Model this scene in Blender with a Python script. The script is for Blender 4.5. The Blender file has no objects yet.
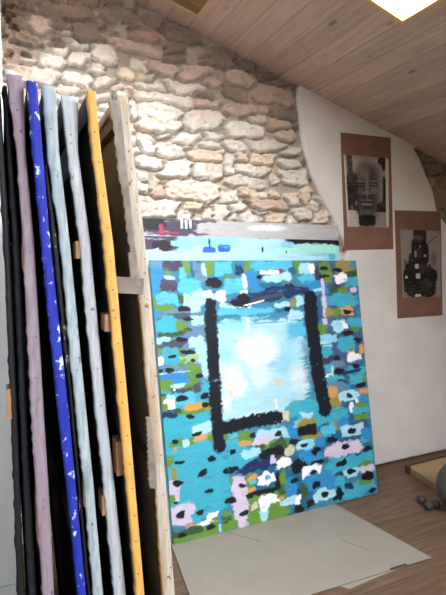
import bpy, bmesh, math, random
import numpy as np
from mathutils import Vector, Matrix
PI = math.pi
C = bpy.context.scene.collection
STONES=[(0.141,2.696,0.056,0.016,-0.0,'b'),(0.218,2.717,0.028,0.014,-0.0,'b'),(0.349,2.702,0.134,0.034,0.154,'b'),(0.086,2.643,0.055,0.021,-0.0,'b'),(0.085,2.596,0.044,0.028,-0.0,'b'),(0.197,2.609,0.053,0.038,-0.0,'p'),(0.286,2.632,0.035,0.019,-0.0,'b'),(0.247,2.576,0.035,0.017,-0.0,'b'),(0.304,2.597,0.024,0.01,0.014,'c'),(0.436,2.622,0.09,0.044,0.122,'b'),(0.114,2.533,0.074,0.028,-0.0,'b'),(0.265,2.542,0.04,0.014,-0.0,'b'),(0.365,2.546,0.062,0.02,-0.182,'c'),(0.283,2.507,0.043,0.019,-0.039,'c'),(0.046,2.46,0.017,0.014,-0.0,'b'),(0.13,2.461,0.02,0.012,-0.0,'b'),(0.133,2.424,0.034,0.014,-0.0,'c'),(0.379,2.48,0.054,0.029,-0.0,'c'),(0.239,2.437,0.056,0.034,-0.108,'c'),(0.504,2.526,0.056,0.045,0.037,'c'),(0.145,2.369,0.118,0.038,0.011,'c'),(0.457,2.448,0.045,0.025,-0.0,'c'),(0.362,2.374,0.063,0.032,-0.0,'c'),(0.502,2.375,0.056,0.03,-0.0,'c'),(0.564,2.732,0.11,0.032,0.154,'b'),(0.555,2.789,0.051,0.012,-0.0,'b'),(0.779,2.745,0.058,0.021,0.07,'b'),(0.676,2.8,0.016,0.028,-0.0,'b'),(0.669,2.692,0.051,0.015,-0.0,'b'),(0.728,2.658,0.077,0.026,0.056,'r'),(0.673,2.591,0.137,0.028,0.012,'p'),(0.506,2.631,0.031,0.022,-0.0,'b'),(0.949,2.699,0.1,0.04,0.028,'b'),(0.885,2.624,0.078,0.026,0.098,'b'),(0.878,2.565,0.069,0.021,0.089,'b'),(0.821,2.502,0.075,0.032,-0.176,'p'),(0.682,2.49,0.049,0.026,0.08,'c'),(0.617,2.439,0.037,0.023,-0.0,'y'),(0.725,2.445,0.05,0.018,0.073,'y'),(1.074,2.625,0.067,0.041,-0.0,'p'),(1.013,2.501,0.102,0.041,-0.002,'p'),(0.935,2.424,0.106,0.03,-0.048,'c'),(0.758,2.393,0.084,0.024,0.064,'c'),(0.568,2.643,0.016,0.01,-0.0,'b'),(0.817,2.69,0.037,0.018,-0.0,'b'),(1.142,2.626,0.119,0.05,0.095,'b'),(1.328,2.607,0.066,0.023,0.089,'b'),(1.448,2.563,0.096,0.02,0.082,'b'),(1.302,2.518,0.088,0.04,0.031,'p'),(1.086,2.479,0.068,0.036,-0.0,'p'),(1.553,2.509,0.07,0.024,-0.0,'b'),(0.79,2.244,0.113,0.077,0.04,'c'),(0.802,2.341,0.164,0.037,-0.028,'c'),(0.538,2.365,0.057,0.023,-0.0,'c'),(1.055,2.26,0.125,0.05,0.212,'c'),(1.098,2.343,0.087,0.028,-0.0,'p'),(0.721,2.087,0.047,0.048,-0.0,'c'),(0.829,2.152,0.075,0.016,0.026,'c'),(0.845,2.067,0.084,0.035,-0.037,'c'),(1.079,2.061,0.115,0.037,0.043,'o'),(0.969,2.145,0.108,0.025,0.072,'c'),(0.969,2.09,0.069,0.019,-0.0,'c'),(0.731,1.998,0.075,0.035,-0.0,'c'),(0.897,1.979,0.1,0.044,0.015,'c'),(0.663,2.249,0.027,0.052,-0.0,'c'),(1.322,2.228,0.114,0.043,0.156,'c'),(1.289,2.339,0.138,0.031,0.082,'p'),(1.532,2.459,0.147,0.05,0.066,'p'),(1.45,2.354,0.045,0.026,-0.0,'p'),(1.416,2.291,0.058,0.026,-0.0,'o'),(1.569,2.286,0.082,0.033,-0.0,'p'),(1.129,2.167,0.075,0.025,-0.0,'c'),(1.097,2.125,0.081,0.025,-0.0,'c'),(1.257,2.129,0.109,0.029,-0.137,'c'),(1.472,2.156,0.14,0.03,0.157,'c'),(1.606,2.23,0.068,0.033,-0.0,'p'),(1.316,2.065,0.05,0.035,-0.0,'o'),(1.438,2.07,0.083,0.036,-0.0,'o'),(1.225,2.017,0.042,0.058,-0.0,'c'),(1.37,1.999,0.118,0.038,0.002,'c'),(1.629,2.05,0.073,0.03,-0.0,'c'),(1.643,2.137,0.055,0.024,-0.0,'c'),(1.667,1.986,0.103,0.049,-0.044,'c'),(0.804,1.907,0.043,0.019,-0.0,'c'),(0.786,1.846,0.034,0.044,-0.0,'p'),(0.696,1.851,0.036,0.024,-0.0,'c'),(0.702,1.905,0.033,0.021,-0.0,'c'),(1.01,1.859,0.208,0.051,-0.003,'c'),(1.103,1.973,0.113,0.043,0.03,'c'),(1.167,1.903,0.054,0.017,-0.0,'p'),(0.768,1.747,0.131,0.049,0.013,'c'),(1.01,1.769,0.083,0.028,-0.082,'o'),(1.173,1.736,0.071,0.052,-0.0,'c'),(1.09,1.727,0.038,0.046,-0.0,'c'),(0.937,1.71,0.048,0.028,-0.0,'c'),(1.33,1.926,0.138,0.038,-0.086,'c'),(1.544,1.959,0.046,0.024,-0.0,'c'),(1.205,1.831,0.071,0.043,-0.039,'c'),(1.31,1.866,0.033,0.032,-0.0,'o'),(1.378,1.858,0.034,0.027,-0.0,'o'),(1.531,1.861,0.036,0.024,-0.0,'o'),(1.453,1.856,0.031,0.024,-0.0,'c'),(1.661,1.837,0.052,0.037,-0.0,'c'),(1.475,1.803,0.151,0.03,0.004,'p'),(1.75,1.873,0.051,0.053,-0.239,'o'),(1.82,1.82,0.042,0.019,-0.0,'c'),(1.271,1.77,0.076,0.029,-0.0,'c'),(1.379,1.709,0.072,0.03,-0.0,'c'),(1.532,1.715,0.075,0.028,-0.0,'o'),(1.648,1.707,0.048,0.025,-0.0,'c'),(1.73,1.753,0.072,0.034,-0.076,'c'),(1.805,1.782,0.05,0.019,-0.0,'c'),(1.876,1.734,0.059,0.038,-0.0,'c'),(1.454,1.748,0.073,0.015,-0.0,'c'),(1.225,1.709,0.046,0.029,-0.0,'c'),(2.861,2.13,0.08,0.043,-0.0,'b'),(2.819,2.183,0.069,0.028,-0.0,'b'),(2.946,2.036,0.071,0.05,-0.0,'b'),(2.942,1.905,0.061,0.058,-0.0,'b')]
DABS=[(0.596,0.535,0.598,0.426,'L', 0.0),(0.584,0.777,0.619,0.261,'L', 0.0),(0.465,0.365,0.221,0.07,'I~', 0.0),(0.81,0.415,0.085,0.115,'B~', 0.0),(0.703,0.398,0.142,0.062,'L~', 0.0),(0.384,0.528,0.076,0.128,'I~', 0.0),(0.745,0.577,0.144,0.186,'I~', 0.0),(0.649,0.59,0.07,0.061,'B~', 0.0),(0.588,0.503,0.263,0.182,'W~', 0.0),(0.588,0.503,0.229,0.152,'H~', 0.0),(0.586,0.635,0.137,0.202,'H~', 0.0),(0.406,0.648,0.152,0.177,'H~', 0.0),(0.434,0.7,0.131,0.118,'W~', 0.0),(0.709,0.698,0.083,0.062,'F~', 0.0),(0.772,0.787,0.145,0.124,'L~', 0.0),(0.389,0.715,0.043,0.088,'F~', 0.0),(0.361,0.781,0.064,0.097,'H~', 0.0),(0.571,0.785,0.228,0.14,'L~', 0.0),(0.505,0.887,0.179,0.079,'H~', 0.0),(0.652,0.907,0.07,0.091,'I~', 0.0),(0.533,0.358,0.023,0.081,'H~', 0.0),(0.446,0.448,0.015,0.014,'B~', 0.0),(0.672,0.357,0.235,0.008,'U~', 0.0),(0.038,0.034,0.068,0.066,'U', 0.0),(0.039,0.02,0.088,0.038,'S', 0.0),(0.092,0.034,0.04,0.076,'G', 0.0),(0.127,0.034,0.11,0.058,'P', 0.0),(0.174,0.068,0.041,0.058,'B', 0.0),(0.202,0.035,0.036,0.087,'G', 0.0),(0.248,0.04,0.052,0.088,'C', 0.0),(0.278,0.06,0.084,0.108,'S', 0.0),(0.304,0.055,0.032,0.089,'L', 0.0),(0.333,0.036,0.043,0.089,'G', 0.0),(0.401,0.051,0.103,0.07,'B', 0.0),(0.092,0.091,0.079,0.024,'L', 0.0),(0.034,0.086,0.068,0.038,'U', 0.0),(0.088,0.134,0.109,0.067,'P', 0.0),(0.019,0.142,0.048,0.056,'U', 0.0),(0.006,0.179,0.048,0.056,'U', 0.0),(0.209,0.135,0.128,0.077,'B', 0.0),(0.269,0.162,0.042,0.02,'L', 0.0),(0.346,0.12,0.08,0.045,'K', 0.0),(0.361,0.14,0.075,0.03,'K', 0.0),(0.286,0.202,0.136,0.068,'L', 0.0),(0.078,0.2,0.128,0.066,'B', 0.0),(0.162,0.203,0.04,0.058,'D', 0.0),(0.049,0.251,0.107,0.038,'G', 0.0),(0.003,0.216,0.038,0.056,'G', 0.0),(0.221,0.229,0.103,0.106,'L', 0.0),(0.126,0.278,0.15,0.043,'S', 0.0),(0.167,0.26,0.081,0.034,'K', 0.0),(0.114,0.298,0.209,0.03,'Q', 0.0),(0.194,0.309,0.081,0.024,'K', 0.0),(0.036,0.288,0.058,0.028,'S', 0.0),(0.008,0.273,0.058,0.028,'U', 0.0),(0.071,0.337,0.118,0.047,'B', 0.0),(0.14,0.345,0.05,0.029,'G', 0.0),(0.387,0.2,0.065,0.06,'W', 0.0),(0.386,0.279,0.054,0.059,'B', 0.0),(0.233,0.326,0.082,0.058,'L', 0.0),(0.309,0.178,0.063,0.029,'W', 0.0),(0.156,0.501,0.322,0.342,'S', 0.0),(0.061,0.343,0.127,0.08,'T', 0.0),(0.14,0.347,0.06,0.057,'G', 0.0),(0.193,0.316,0.061,0.014,'K', 0.0),(0.168,0.373,0.061,0.021,'D', 0.0),(0.007,0.405,0.086,0.032,'U', 0.0),(0.086,0.392,0.148,0.028,'D', 0.0),(0.034,0.421,0.087,0.039,'L', 0.0),(0.061,0.454,0.176,0.037,'Q', 0.0),(0.102,0.435,0.139,0.034,'Q', 0.0),(0.143,0.419,0.065,0.025,'K', 0.0),(0.223,0.438,0.082,0.058,'L', 0.0),(0.249,0.498,0.062,0.106,'L', 0.0),(0.251,0.585,0.052,0.086,'L', 0.0),(0.02,0.476,0.077,0.033,'G', 0.0),(0.117,0.488,0.09,0.038,'G', 0.0),(0.154,0.527,0.151,0.047,'E', 0.0),(0.103,0.539,0.079,0.038,'G', 0.0),(0.066,0.508,0.108,0.089,'T', 0.0),(0.076,0.504,0.049,0.024,'K', 0.0),(0.168,0.488,0.091,0.024,'K', 0.0),(0.006,0.526,0.037,0.057,'W', 0.0),(0.189,0.537,0.033,0.021,'K', 0.0),(0.19,0.585,0.092,0.076,'G', 0.0),(0.048,0.6,0.146,0.037,'U', 0.0),(0.069,0.588,0.196,0.007,'L', 0.0),(0.002,0.572,0.053,0.022,'K', 0.0),(0.061,0.573,0.049,0.03,'K', 0.0),(0.11,0.629,0.094,0.068,'U', 0.0),(0.122,0.659,0.075,0.013,'L', 0.0),(0.025,0.644,0.102,0.048,'G', 0.0),(0.111,0.681,0.129,0.037,'Q', 0.0),(0.076,0.677,0.016,0.015,'W', 0.0),(0.184,0.651,0.061,0.062,'G', 0.0),(0.218,0.616,0.043,0.025,'K', 0.0),(0.254,0.672,0.064,0.062,'T', 0.0),(0.211,0.692,0.061,0.034,'K', 0.0),(0.003,0.679,0.058,0.028,'G', 0.0),(0.418,0.046,0.12,0.07,'B', 0.0),(0.506,0.052,0.056,0.056,'N', 0.0),(0.566,0.037,0.04,0.082,'G', 0.0),(0.597,0.114,0.069,0.103,'U', 0.0),(0.705,0.027,0.237,0.063,'B', 0.0),(0.435,0.106,0.055,0.05,'G', 0.0),(0.373,0.125,0.054,0.035,'K', 0.0),(0.522,0.123,0.056,0.071,'L', 0.0),(0.481,0.142,0.128,0.081,'B', 0.0),(0.539,0.123,0.025,0.071,'W', 0.0),(0.528,0.176,0.045,0.022,'W', 0.0),(0.847,0.054,0.062,0.064,'C', 0.0),(0.701,0.069,0.13,0.026,'W', 0.0),(0.785,0.061,0.042,0.021,'R', 0.0),(0.657,0.096,0.076,0.027,'K', 0.0),(0.705,0.145,0.154,0.042,'C', 0.0),(0.757,0.101,0.194,0.047,'L', -0.11),(0.476,0.253,0.2,0.04,'L', 0.0),(0.652,0.202,0.447,0.072,'N', -0.14),(0.525,0.204,0.09,0.041,'K', 0.0),(0.5,0.238,0.135,0.036,'K', -0.12),(0.687,0.209,0.237,0.026,'Q', -0.12),(0.837,0.155,0.061,0.032,'K', 0.0),(0.59,0.242,0.139,0.008,'W', -0.18),(0.786,0.175,0.098,0.008,'U', -0.1),(0.407,0.28,0.109,0.04,'B', 0.0),(0.563,0.288,0.296,0.035,'B', 0.0),(0.783,0.259,0.109,0.032,'L', 0.0),(0.805,0.286,0.067,0.029,'K', 0.0),(0.75,0.294,0.072,0.021,'C', 0.0),(1.143,0.178,0.401,0.366,'V', 0.0),(0.837,0.033,0.074,0.064,'B', 0.0),(0.905,0.039,0.05,0.086,'G', 0.0),(0.859,0.06,0.05,0.043,'C', 0.0),(0.967,0.05,0.108,0.063,'L', 0.0),(0.999,0.05,0.039,0.055,'W', 0.0),(0.819,0.096,0.073,0.053,'L', 0.0),(0.967,0.109,0.14,0.054,'B', 0.0),(1.048,0.078,0.052,0.099,'P', 0.0),(1.098,0.04,0.086,0.066,'G', 0.0),(1.091,0.045,0.066,0.024,'K', 0.0),(1.106,0.089,0.086,0.055,'G', 0.0),(1.088,0.094,0.066,0.024,'K', 0.0),(1.109,0.122,0.066,0.033,'G', 0.0),(1.247,0.04,0.165,0.079,'Y', 0.0),(1.25,0.015,0.096,0.027,'Y', 0.0),(1.303,0.035,0.056,0.034,'S', 0.0),(1.194,0.06,0.061,0.025,'K', 0.0),(1.304,0.083,0.077,0.036,'D', 0.0),(1.211,0.113,0.109,0.069,'W', 0.0),(1.291,0.136,0.097,0.059,'T', 0.0),(1.172,0.162,0.067,0.033,'P', 0.0),(1.156,0.184,0.08,0.036,'D', 0.0),(1.217,0.183,0.082,0.036,'G', 0.0),(1.309,0.185,0.07,0.029,'M', 0.0),(1.039,0.165,0.143,0.066,'U', 0.0),(0.872,0.177,0.175,0.064,'N', -0.11),(1.009,0.142,0.168,0.033,'U', 0.0),(1.018,0.18,0.078,0.022,'L', -0.12),(1.07,0.154,0.024,0.11,'M', 0.0),(1.19,0.244,0.291,0.076,'T', 0.0),(1.067,0.291,0.031,0.142,'M', 0.0),(1.114,0.32,0.08,0.057,'Y', 0.0),(1.168,0.322,0.067,0.05,'G', 0.0),(1.236,0.32,0.11,0.061,'O', 0.0),(1.229,0.32,0.062,0.027,'K', 0.0),(1.01,0.316,0.064,0.173,'C', 0.0),(0.897,0.242,0.06,0.062,'L', 0.0),(0.846,0.25,0.037,0.053,'Y', 0.0),(0.812,0.284,0.049,0.032,'K', 0.0),(0.857,0.325,0.124,0.064,'L', 0.0),(1.173,0.395,0.114,0.053,'L', 0.0),(1.283,0.389,0.111,0.058,'T', 0.0),(1.068,0.378,0.065,0.054,'S', 0.0),(1.177,0.579,0.351,0.462,'V', 0.0),(0.858,0.407,0.111,0.074,'B', 0.0),(0.871,0.524,0.136,0.106,'L~', 0.0),(0.915,0.522,0.063,0.106,'S~', 0.0),(0.841,0.69,0.135,0.167,'H~', 0.0),(1.034,0.428,0.065,0.076,'G', 0.0),(1.066,0.375,0.039,0.044,'M', 0.0),(1.169,0.402,0.114,0.079,'L', 0.0),(1.207,0.405,0.041,0.044,'W', 0.0),(1.295,0.387,0.118,0.067,'T', 0.0),(1.232,0.453,0.082,0.033,'K', 0.0),(1.29,0.431,0.069,0.034,'G', 0.0),(1.074,0.476,0.151,0.05,'I', 0.0),(1.04,0.493,0.065,0.022,'L', 0.0),(1.211,0.516,0.156,0.091,'T', 0.0),(1.303,0.499,0.056,0.034,'K', 0.0),(1.063,0.519,0.078,0.016,'L', 0.0),(1.047,0.55,0.094,0.07,'T', 0.0),(1.233,0.567,0.062,0.02,'O', 0.0),(1.317,0.557,0.035,0.067,'O', 0.0),(1.256,0.602,0.107,0.064,'W', 0.0),(1.134,0.598,0.069,0.033,'K', 0.0),(1.053,0.608,0.104,0.043,'P', 0.0),(1.117,0.635,0.119,0.037,'S', 0.0),(1.261,0.686,0.165,0.05,'T', 0.0),(1.271,0.657,0.069,0.029,'K', 0.0),(1.055,0.657,0.078,0.067,'T', 0.0),(1.087,0.665,0.018,0.056,'L', 0.0),(1.05,0.699,0.078,0.022,'W', 0.0),(1.132,0.677,0.08,0.035,'K', 0.0),(1.225,0.694,0.163,0.022,'N', -0.08),(1.099,0.737,0.159,0.078,'T', 0.0),(1.145,0.741,0.07,0.022,'N', 0.0),(1.26,0.747,0.127,0.066,'T', 0.0),(1.167,0.782,0.067,0.044,'T', 0.0),(1.291,0.784,0.07,0.033,'K', 0.0),(1.073,0.794,0.081,0.028,'Y', 0.0),(1.205,0.813,0.125,0.026,'L', 0.0),(1.321,0.747,0.028,0.067,'G', 0.0),(0.1,0.865,0.327,0.39,'T', 0.0),(0.029,0.661,0.087,0.037,'G', 0.0),(0.098,0.659,0.099,0.023,'L', 0.0),(0.157,0.674,0.06,0.038,'G', 0.0),(0.116,0.687,0.119,0.034,'Q', 0.0),(0.075,0.678,0.015,0.014,'W', 0.0),(0.208,0.679,0.061,0.048,'Q', 0.0),(0.248,0.688,0.073,0.057,'T', 0.0),(-0.004,0.708,0.048,0.037,'Q', 0.0),(0.004,0.732,0.048,0.055,'G', 0.0),(0.102,0.729,0.164,0.07,'B', 0.0),(0.117,0.728,0.065,0.028,'K', 0.0),(0.234,0.727,0.062,0.031,'K', 0.0),(0.275,0.735,0.026,0.031,'W', 0.0),(0.042,0.746,0.053,0.057,'W', 0.0),(0.054,0.715,0.049,0.028,'L', 0.0),(0.156,0.795,0.202,0.032,'G', 0.0),(0.184,0.777,0.127,0.034,'O', 0.0),(0.26,0.791,0.062,0.048,'Y', 0.0),(0.241,0.772,0.043,0.029,'K', 0.0),(0.047,0.793,0.083,0.046,'N', 0.0),(0.077,0.789,0.044,0.028,'D', 0.0),(-0.002,0.805,0.019,0.033,'K', 0.0),(0.011,0.761,0.029,0.039,'G', 0.0),(0.11,0.867,0.239,0.084,'T', 0.0),(0.149,0.827,0.05,0.028,'K', 0.0),(0.213,0.904,0.134,0.071,'L', 0.0),(0.256,0.944,0.062,0.042,'G', 0.0),(0.184,0.945,0.092,0.032,'O', 0.0),(0.181,0.922,0.047,0.024,'K', 0.0),(0.083,0.954,0.148,0.039,'G', 0.0),(0.112,0.961,0.034,0.037,'L', 0.0),(0.054,0.945,0.055,0.022,'K', 0.0),(0.045,0.988,0.02,0.031,'O', 0.0),(0.137,1.016,0.261,0.056,'T', 0.0),(0.251,1.056,0.054,0.023,'K', 0.0),(0.794,0.876,0.146,0.068,'T', 0.0),(0.81,0.836,0.122,0.023,'Y', 0.0),(0.725,0.903,0.06,0.071,'F', 0.0),(0.676,0.851,0.026,0.112,'H', 0.0),(0.403,0.975,0.207,0.068,'G', 0.0),(0.443,1.015,0.099,0.033,'O', 0.0),(0.383,0.957,0.054,0.048,'B', 0.0),(0.502,0.979,0.036,0.035,'K', 0.0),(0.366,1.018,0.118,0.077,'T', 0.0),(0.375,1.044,0.065,0.035,'K', 0.0),(0.627,0.992,0.215,0.072,'L', 0.0),(0.591,1.002,0.138,0.05,'M~', 0.0),(0.544,1.013,0.079,0.04,'M', 0.0),(0.673,0.996,0.066,0.032,'K', 0.0),(0.764,0.986,0.06,0.087,'U', 0.0),(0.599,1.043,0.138,0.04,'G', 0.0),(0.541,1.045,0.068,0.04,'D', 0.0),(0.702,1.064,0.059,0.051,'G', 0.0),(0.822,1.077,0.086,0.064,'L', 0.0),(0.775,1.054,0.056,0.033,'K', 0.0),(0.823,0.952,0.086,0.062,'I', 0.0),(0.83,1.0,0.074,0.056,'K', 0.0),(0.629,1.093,0.174,0.075,'N', 0.0),(0.593,1.103,0.115,0.04,'K', 0.0),(0.722,1.108,0.072,0.061,'F', 0.0),(0.476,1.072,0.117,0.059,'L', 0.0),(0.632,1.117,0.023,0.016,'M', 0.0),(1.134,1.026,0.401,0.452,'C', 0.0),(0.872,0.875,0.236,0.115,'T', 0.0),(1.095,0.777,0.145,0.065,'S', 0.0),(1.08,0.857,0.105,0.086,'Y', 0.0),(1.067,0.796,0.065,0.065,'O', 0.0),(1.266,0.834,0.152,0.066,'S', 0.0),(0.874,0.917,0.1,0.042,'L', 0.0),(1.051,0.939,0.261,0.09,'T', 0.0),(1.188,0.792,0.054,0.044,'U', 0.0),(1.25,0.852,0.034,0.061,'W', 0.0),(1.189,0.838,0.149,0.061,'L', 0.0),(1.19,0.834,0.049,0.031,'K', 0.0),(1.285,0.782,0.072,0.029,'K', 0.0),(1.302,0.821,0.077,0.033,'O', 0.0),(1.29,0.864,0.083,0.033,'U', 0.0),(1.272,0.901,0.104,0.035,'G', 0.0),(1.202,0.904,0.035,0.068,'W', 0.0),(1.268,0.934,0.124,0.048,'T', 0.0),(1.263,0.977,0.131,0.037,'G', 0.0),(0.864,0.952,0.13,0.044,'Y', 0.0),(0.866,0.994,0.149,0.064,'K', 0.0),(1.016,1.015,0.106,0.066,'B', 0.0),(1.075,1.018,0.034,0.09,'Y', 0.0),(1.035,1.082,0.081,0.036,'K', 0.0),(0.898,1.041,0.144,0.035,'Y', 0.0),(1.124,0.998,0.083,0.065,'U', 0.0),(1.091,1.058,0.082,0.056,'C', 0.0),(1.186,1.046,0.152,0.072,'L', 0.0),(1.179,1.047,0.06,0.035,'K', 0.0),(1.263,1.033,0.055,0.044,'M', 0.0),(1.302,1.066,0.07,0.046,'U', 0.0),(0.85,1.086,0.094,0.054,'I', 0.0),(0.838,1.082,0.052,0.025,'K', 0.0),(0.957,1.087,0.066,0.065,'U', 0.0),(0.914,1.128,0.066,0.033,'K', 0.0),(1.108,1.144,0.266,0.077,'M', 0.0),(1.133,1.131,0.067,0.032,'K', 0.0),(1.289,1.114,0.07,0.057,'T', 0.0),(1.318,1.107,0.042,0.044,'G', 0.0),(1.296,1.176,0.064,0.035,'K', 0.0),(0.16,1.187,0.376,0.353,'T', 0.0),(0.01,1.031,0.039,0.064,'G', 0.0),(0.072,1.052,0.055,0.018,'K', 0.0),(0.248,1.064,0.054,0.03,'K', 0.0),(0.372,1.043,0.056,0.029,'K', 0.0),(0.191,1.131,0.063,0.039,'K', 0.0),(0.341,1.142,0.099,0.036,'K', 0.0),(0.033,1.108,0.029,0.064,'Y', 0.0),(0.035,1.2,0.063,0.109,'M', 0.0),(0.048,1.155,0.061,0.038,'K', 0.0),(0.008,1.232,0.029,0.054,'G', 0.0),(0.058,1.325,0.143,0.123,'M', 0.0),(0.03,1.253,0.031,0.014,'K', 0.0),(0.044,1.317,0.055,0.038,'K', 0.0),(0.218,1.227,0.058,0.022,'K', 0.0),(0.089,1.428,0.219,0.055,'G', 0.0),(0.112,1.39,0.08,0.024,'O', 0.0),(0.22,1.373,0.064,0.056,'W', 0.0),(0.162,1.389,0.073,0.024,'W', 0.0),(0.135,1.355,0.061,0.046,'T', 0.0),(0.156,1.328,0.047,0.028,'K', 0.0),(0.08,1.414,0.169,0.042,'D', 0.0),(0.285,1.41,0.138,0.103,'G', 0.0),(0.307,1.396,0.066,0.04,'D', 0.0),(0.265,1.396,0.019,0.122,'U', 0.0),(0.261,1.443,0.015,0.041,'L', 0.0),(0.374,1.313,0.059,0.268,'M', 0.0),(0.357,1.203,0.022,0.042,'G', 0.0),(0.397,1.24,0.035,0.025,'K', 0.0),(0.331,1.307,0.088,0.034,'K', 0.0),(0.404,1.168,0.033,0.039,'U', 0.0),(0.008,1.447,0.156,0.036,'G', 0.0),(0.045,1.423,0.061,0.033,'K', 0.0),(0.211,1.421,0.054,0.033,'K', 0.0),(0.167,1.446,0.143,0.037,'G', 0.0),(0.335,1.44,0.064,0.057,'G', 0.0),(0.675,1.305,0.39,0.4,'C', 0.0),(0.551,1.382,0.297,0.196,'G', 0.0),(0.422,1.092,0.153,0.136,'T', 0.0),(0.378,1.046,0.045,0.029,'K', 0.0),(0.447,1.012,0.068,0.025,'O', 0.0),(0.479,1.076,0.102,0.057,'L', 0.0),(0.564,1.02,0.103,0.04,'M', 0.0),(0.374,1.138,0.065,0.031,'K', 0.0),(0.663,1.08,0.117,0.121,'D', 0.0),(0.426,1.166,0.088,0.035,'N', 0.0),(0.517,1.147,0.169,0.061,'N', 0.0),(0.614,1.093,0.174,0.064,'K', 0.0),(0.616,1.138,0.081,0.05,'N', 0.0),(0.622,1.129,0.033,0.04,'M', 0.0),(0.731,1.106,0.062,0.053,'F', 0.0),(0.837,1.148,0.089,0.093,'U', 0.0),(0.767,1.053,0.063,0.029,'K', 0.0),(0.837,1.084,0.113,0.054,'L', 0.0),(0.838,1.081,0.052,0.025,'K', 0.0),(0.777,1.19,0.112,0.081,'K', 0.0),(0.684,1.165,0.112,0.054,'W', 0.0),(0.833,1.241,0.064,0.059,'L', 0.0),(0.723,1.304,0.084,0.111,'U', 0.0),(0.46,1.275,0.067,0.194,'G', 0.0),(0.4,1.322,0.082,0.278,'M', 0.0),(0.417,1.208,0.044,0.041,'M', 0.0),(0.411,1.242,0.046,0.025,'K', 0.0),(0.478,1.205,0.058,0.033,'O', 0.0),(0.487,1.231,0.047,0.031,'B', 0.0),(0.639,1.258,0.04,0.12,'K', 0.0),(0.67,1.243,0.05,0.084,'G', 0.0),(0.566,1.23,0.119,0.071,'W', 0.0),(0.572,1.226,0.034,0.03,'B', 0.0),(0.472,1.272,0.047,0.021,'O', 0.0),(0.548,1.297,0.213,0.033,'K', 0.05),(0.458,1.299,0.049,0.031,'K', 0.0),(0.657,1.312,0.047,0.052,'D', 0.0),(0.411,1.388,0.055,0.036,'K', 0.0),(0.348,1.307,0.056,0.034,'K', 0.0),(0.474,1.366,0.045,0.041,'F', 0.0),(0.524,1.426,0.059,0.068,'L', 0.0),(0.565,1.36,0.132,0.071,'W', 0.0),(0.653,1.352,0.031,0.026,'O', 0.0),(0.651,1.422,0.049,0.064,'G', 0.0),(0.468,1.424,0.071,0.081,'G', 0.0),(0.6,1.407,0.072,0.063,'G', 0.0),(0.721,1.385,0.134,0.054,'L', 0.0),(0.763,1.388,0.051,0.053,'W', 0.0),(0.77,1.436,0.075,0.052,'K', 0.0),(0.75,1.278,0.063,0.032,'K', 0.0),(0.78,1.335,0.051,0.032,'N', 0.0),(0.821,1.415,0.039,0.061,'C', 0.0),(0.873,1.013,0.106,0.044,'K', 0.0),(1.008,1.021,0.099,0.047,'B', 0.0),(1.029,1.081,0.072,0.029,'K', 0.0),(1.181,1.051,0.147,0.06,'L', 0.0),(1.179,1.051,0.063,0.035,'K', 0.0),(1.295,1.085,0.077,0.072,'U', 0.0),(0.853,1.086,0.095,0.055,'I', 0.0),(0.836,1.083,0.058,0.026,'K', 0.0),(0.878,1.159,0.149,0.068,'U', 0.0),(0.915,1.129,0.07,0.04,'K', 0.0),(1.12,1.152,0.283,0.075,'M', 0.0),(1.129,1.132,0.065,0.034,'K', 0.0),(1.286,1.224,0.092,0.06,'T', 0.0),(1.296,1.177,0.068,0.035,'K', 0.0),(0.914,1.2,0.11,0.035,'K', 0.0),(1.11,1.236,0.297,0.084,'T', 0.0),(1.083,1.232,0.084,0.038,'K', 0.0),(0.808,1.197,0.052,0.057,'K', 0.0),(0.972,1.287,0.095,0.089,'U', 0.0),(0.869,1.241,0.139,0.068,'W', 0.0),(0.924,1.228,0.04,0.024,'W', 0.0),(0.881,1.256,0.066,0.037,'K', 0.0),(1.266,1.268,0.106,0.03,'G', 0.0),(1.278,1.296,0.106,0.046,'M', 0.0),(1.161,1.294,0.132,0.059,'L', 0.0),(1.151,1.293,0.063,0.034,'K', 0.0),(1.061,1.296,0.059,0.029,'N', 0.0),(1.199,1.407,0.261,0.087,'T', 0.0),(1.246,1.376,0.103,0.032,'G', 0.0),(1.28,1.341,0.107,0.049,'K', 0.0),(0.862,1.311,0.122,0.1,'U', 0.0),(0.893,1.33,0.075,0.039,'K', 0.0),(1.007,1.349,0.072,0.093,'U', 0.0),(1.064,1.337,0.087,0.061,'T', 0.0),(1.123,1.376,0.06,0.047,'N', 0.0),(0.804,1.356,0.055,0.13,'D', 0.0),(0.94,1.398,0.152,0.068,'L', 0.0),(0.945,1.391,0.06,0.042,'K', 0.0),(1.019,1.425,0.042,0.029,'K', 0.0),(1.056,1.409,0.056,0.078,'K', 0.0),(1.152,1.439,0.143,0.059,'T', 0.0),(1.299,1.438,0.063,0.032,'K', 0.0),(0.843,1.424,0.069,0.037,'K', 0.0),(0.792,1.41,0.042,0.056,'C', 0.0)]
BARS=[([(0.32,0.241),(0.311,0.372),(0.312,0.481),(0.304,0.643),(0.301,0.805),(0.297,0.912),(0.299,1.009)], 0.062),([(0.344,0.913),(0.436,0.904),(0.53,0.899),(0.613,0.899),(0.671,0.901)], 0.066),([(0.971,0.223),(0.965,0.379),(0.97,0.498),(0.973,0.636),(0.988,0.769),(1.003,0.896)], 0.082)]
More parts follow.
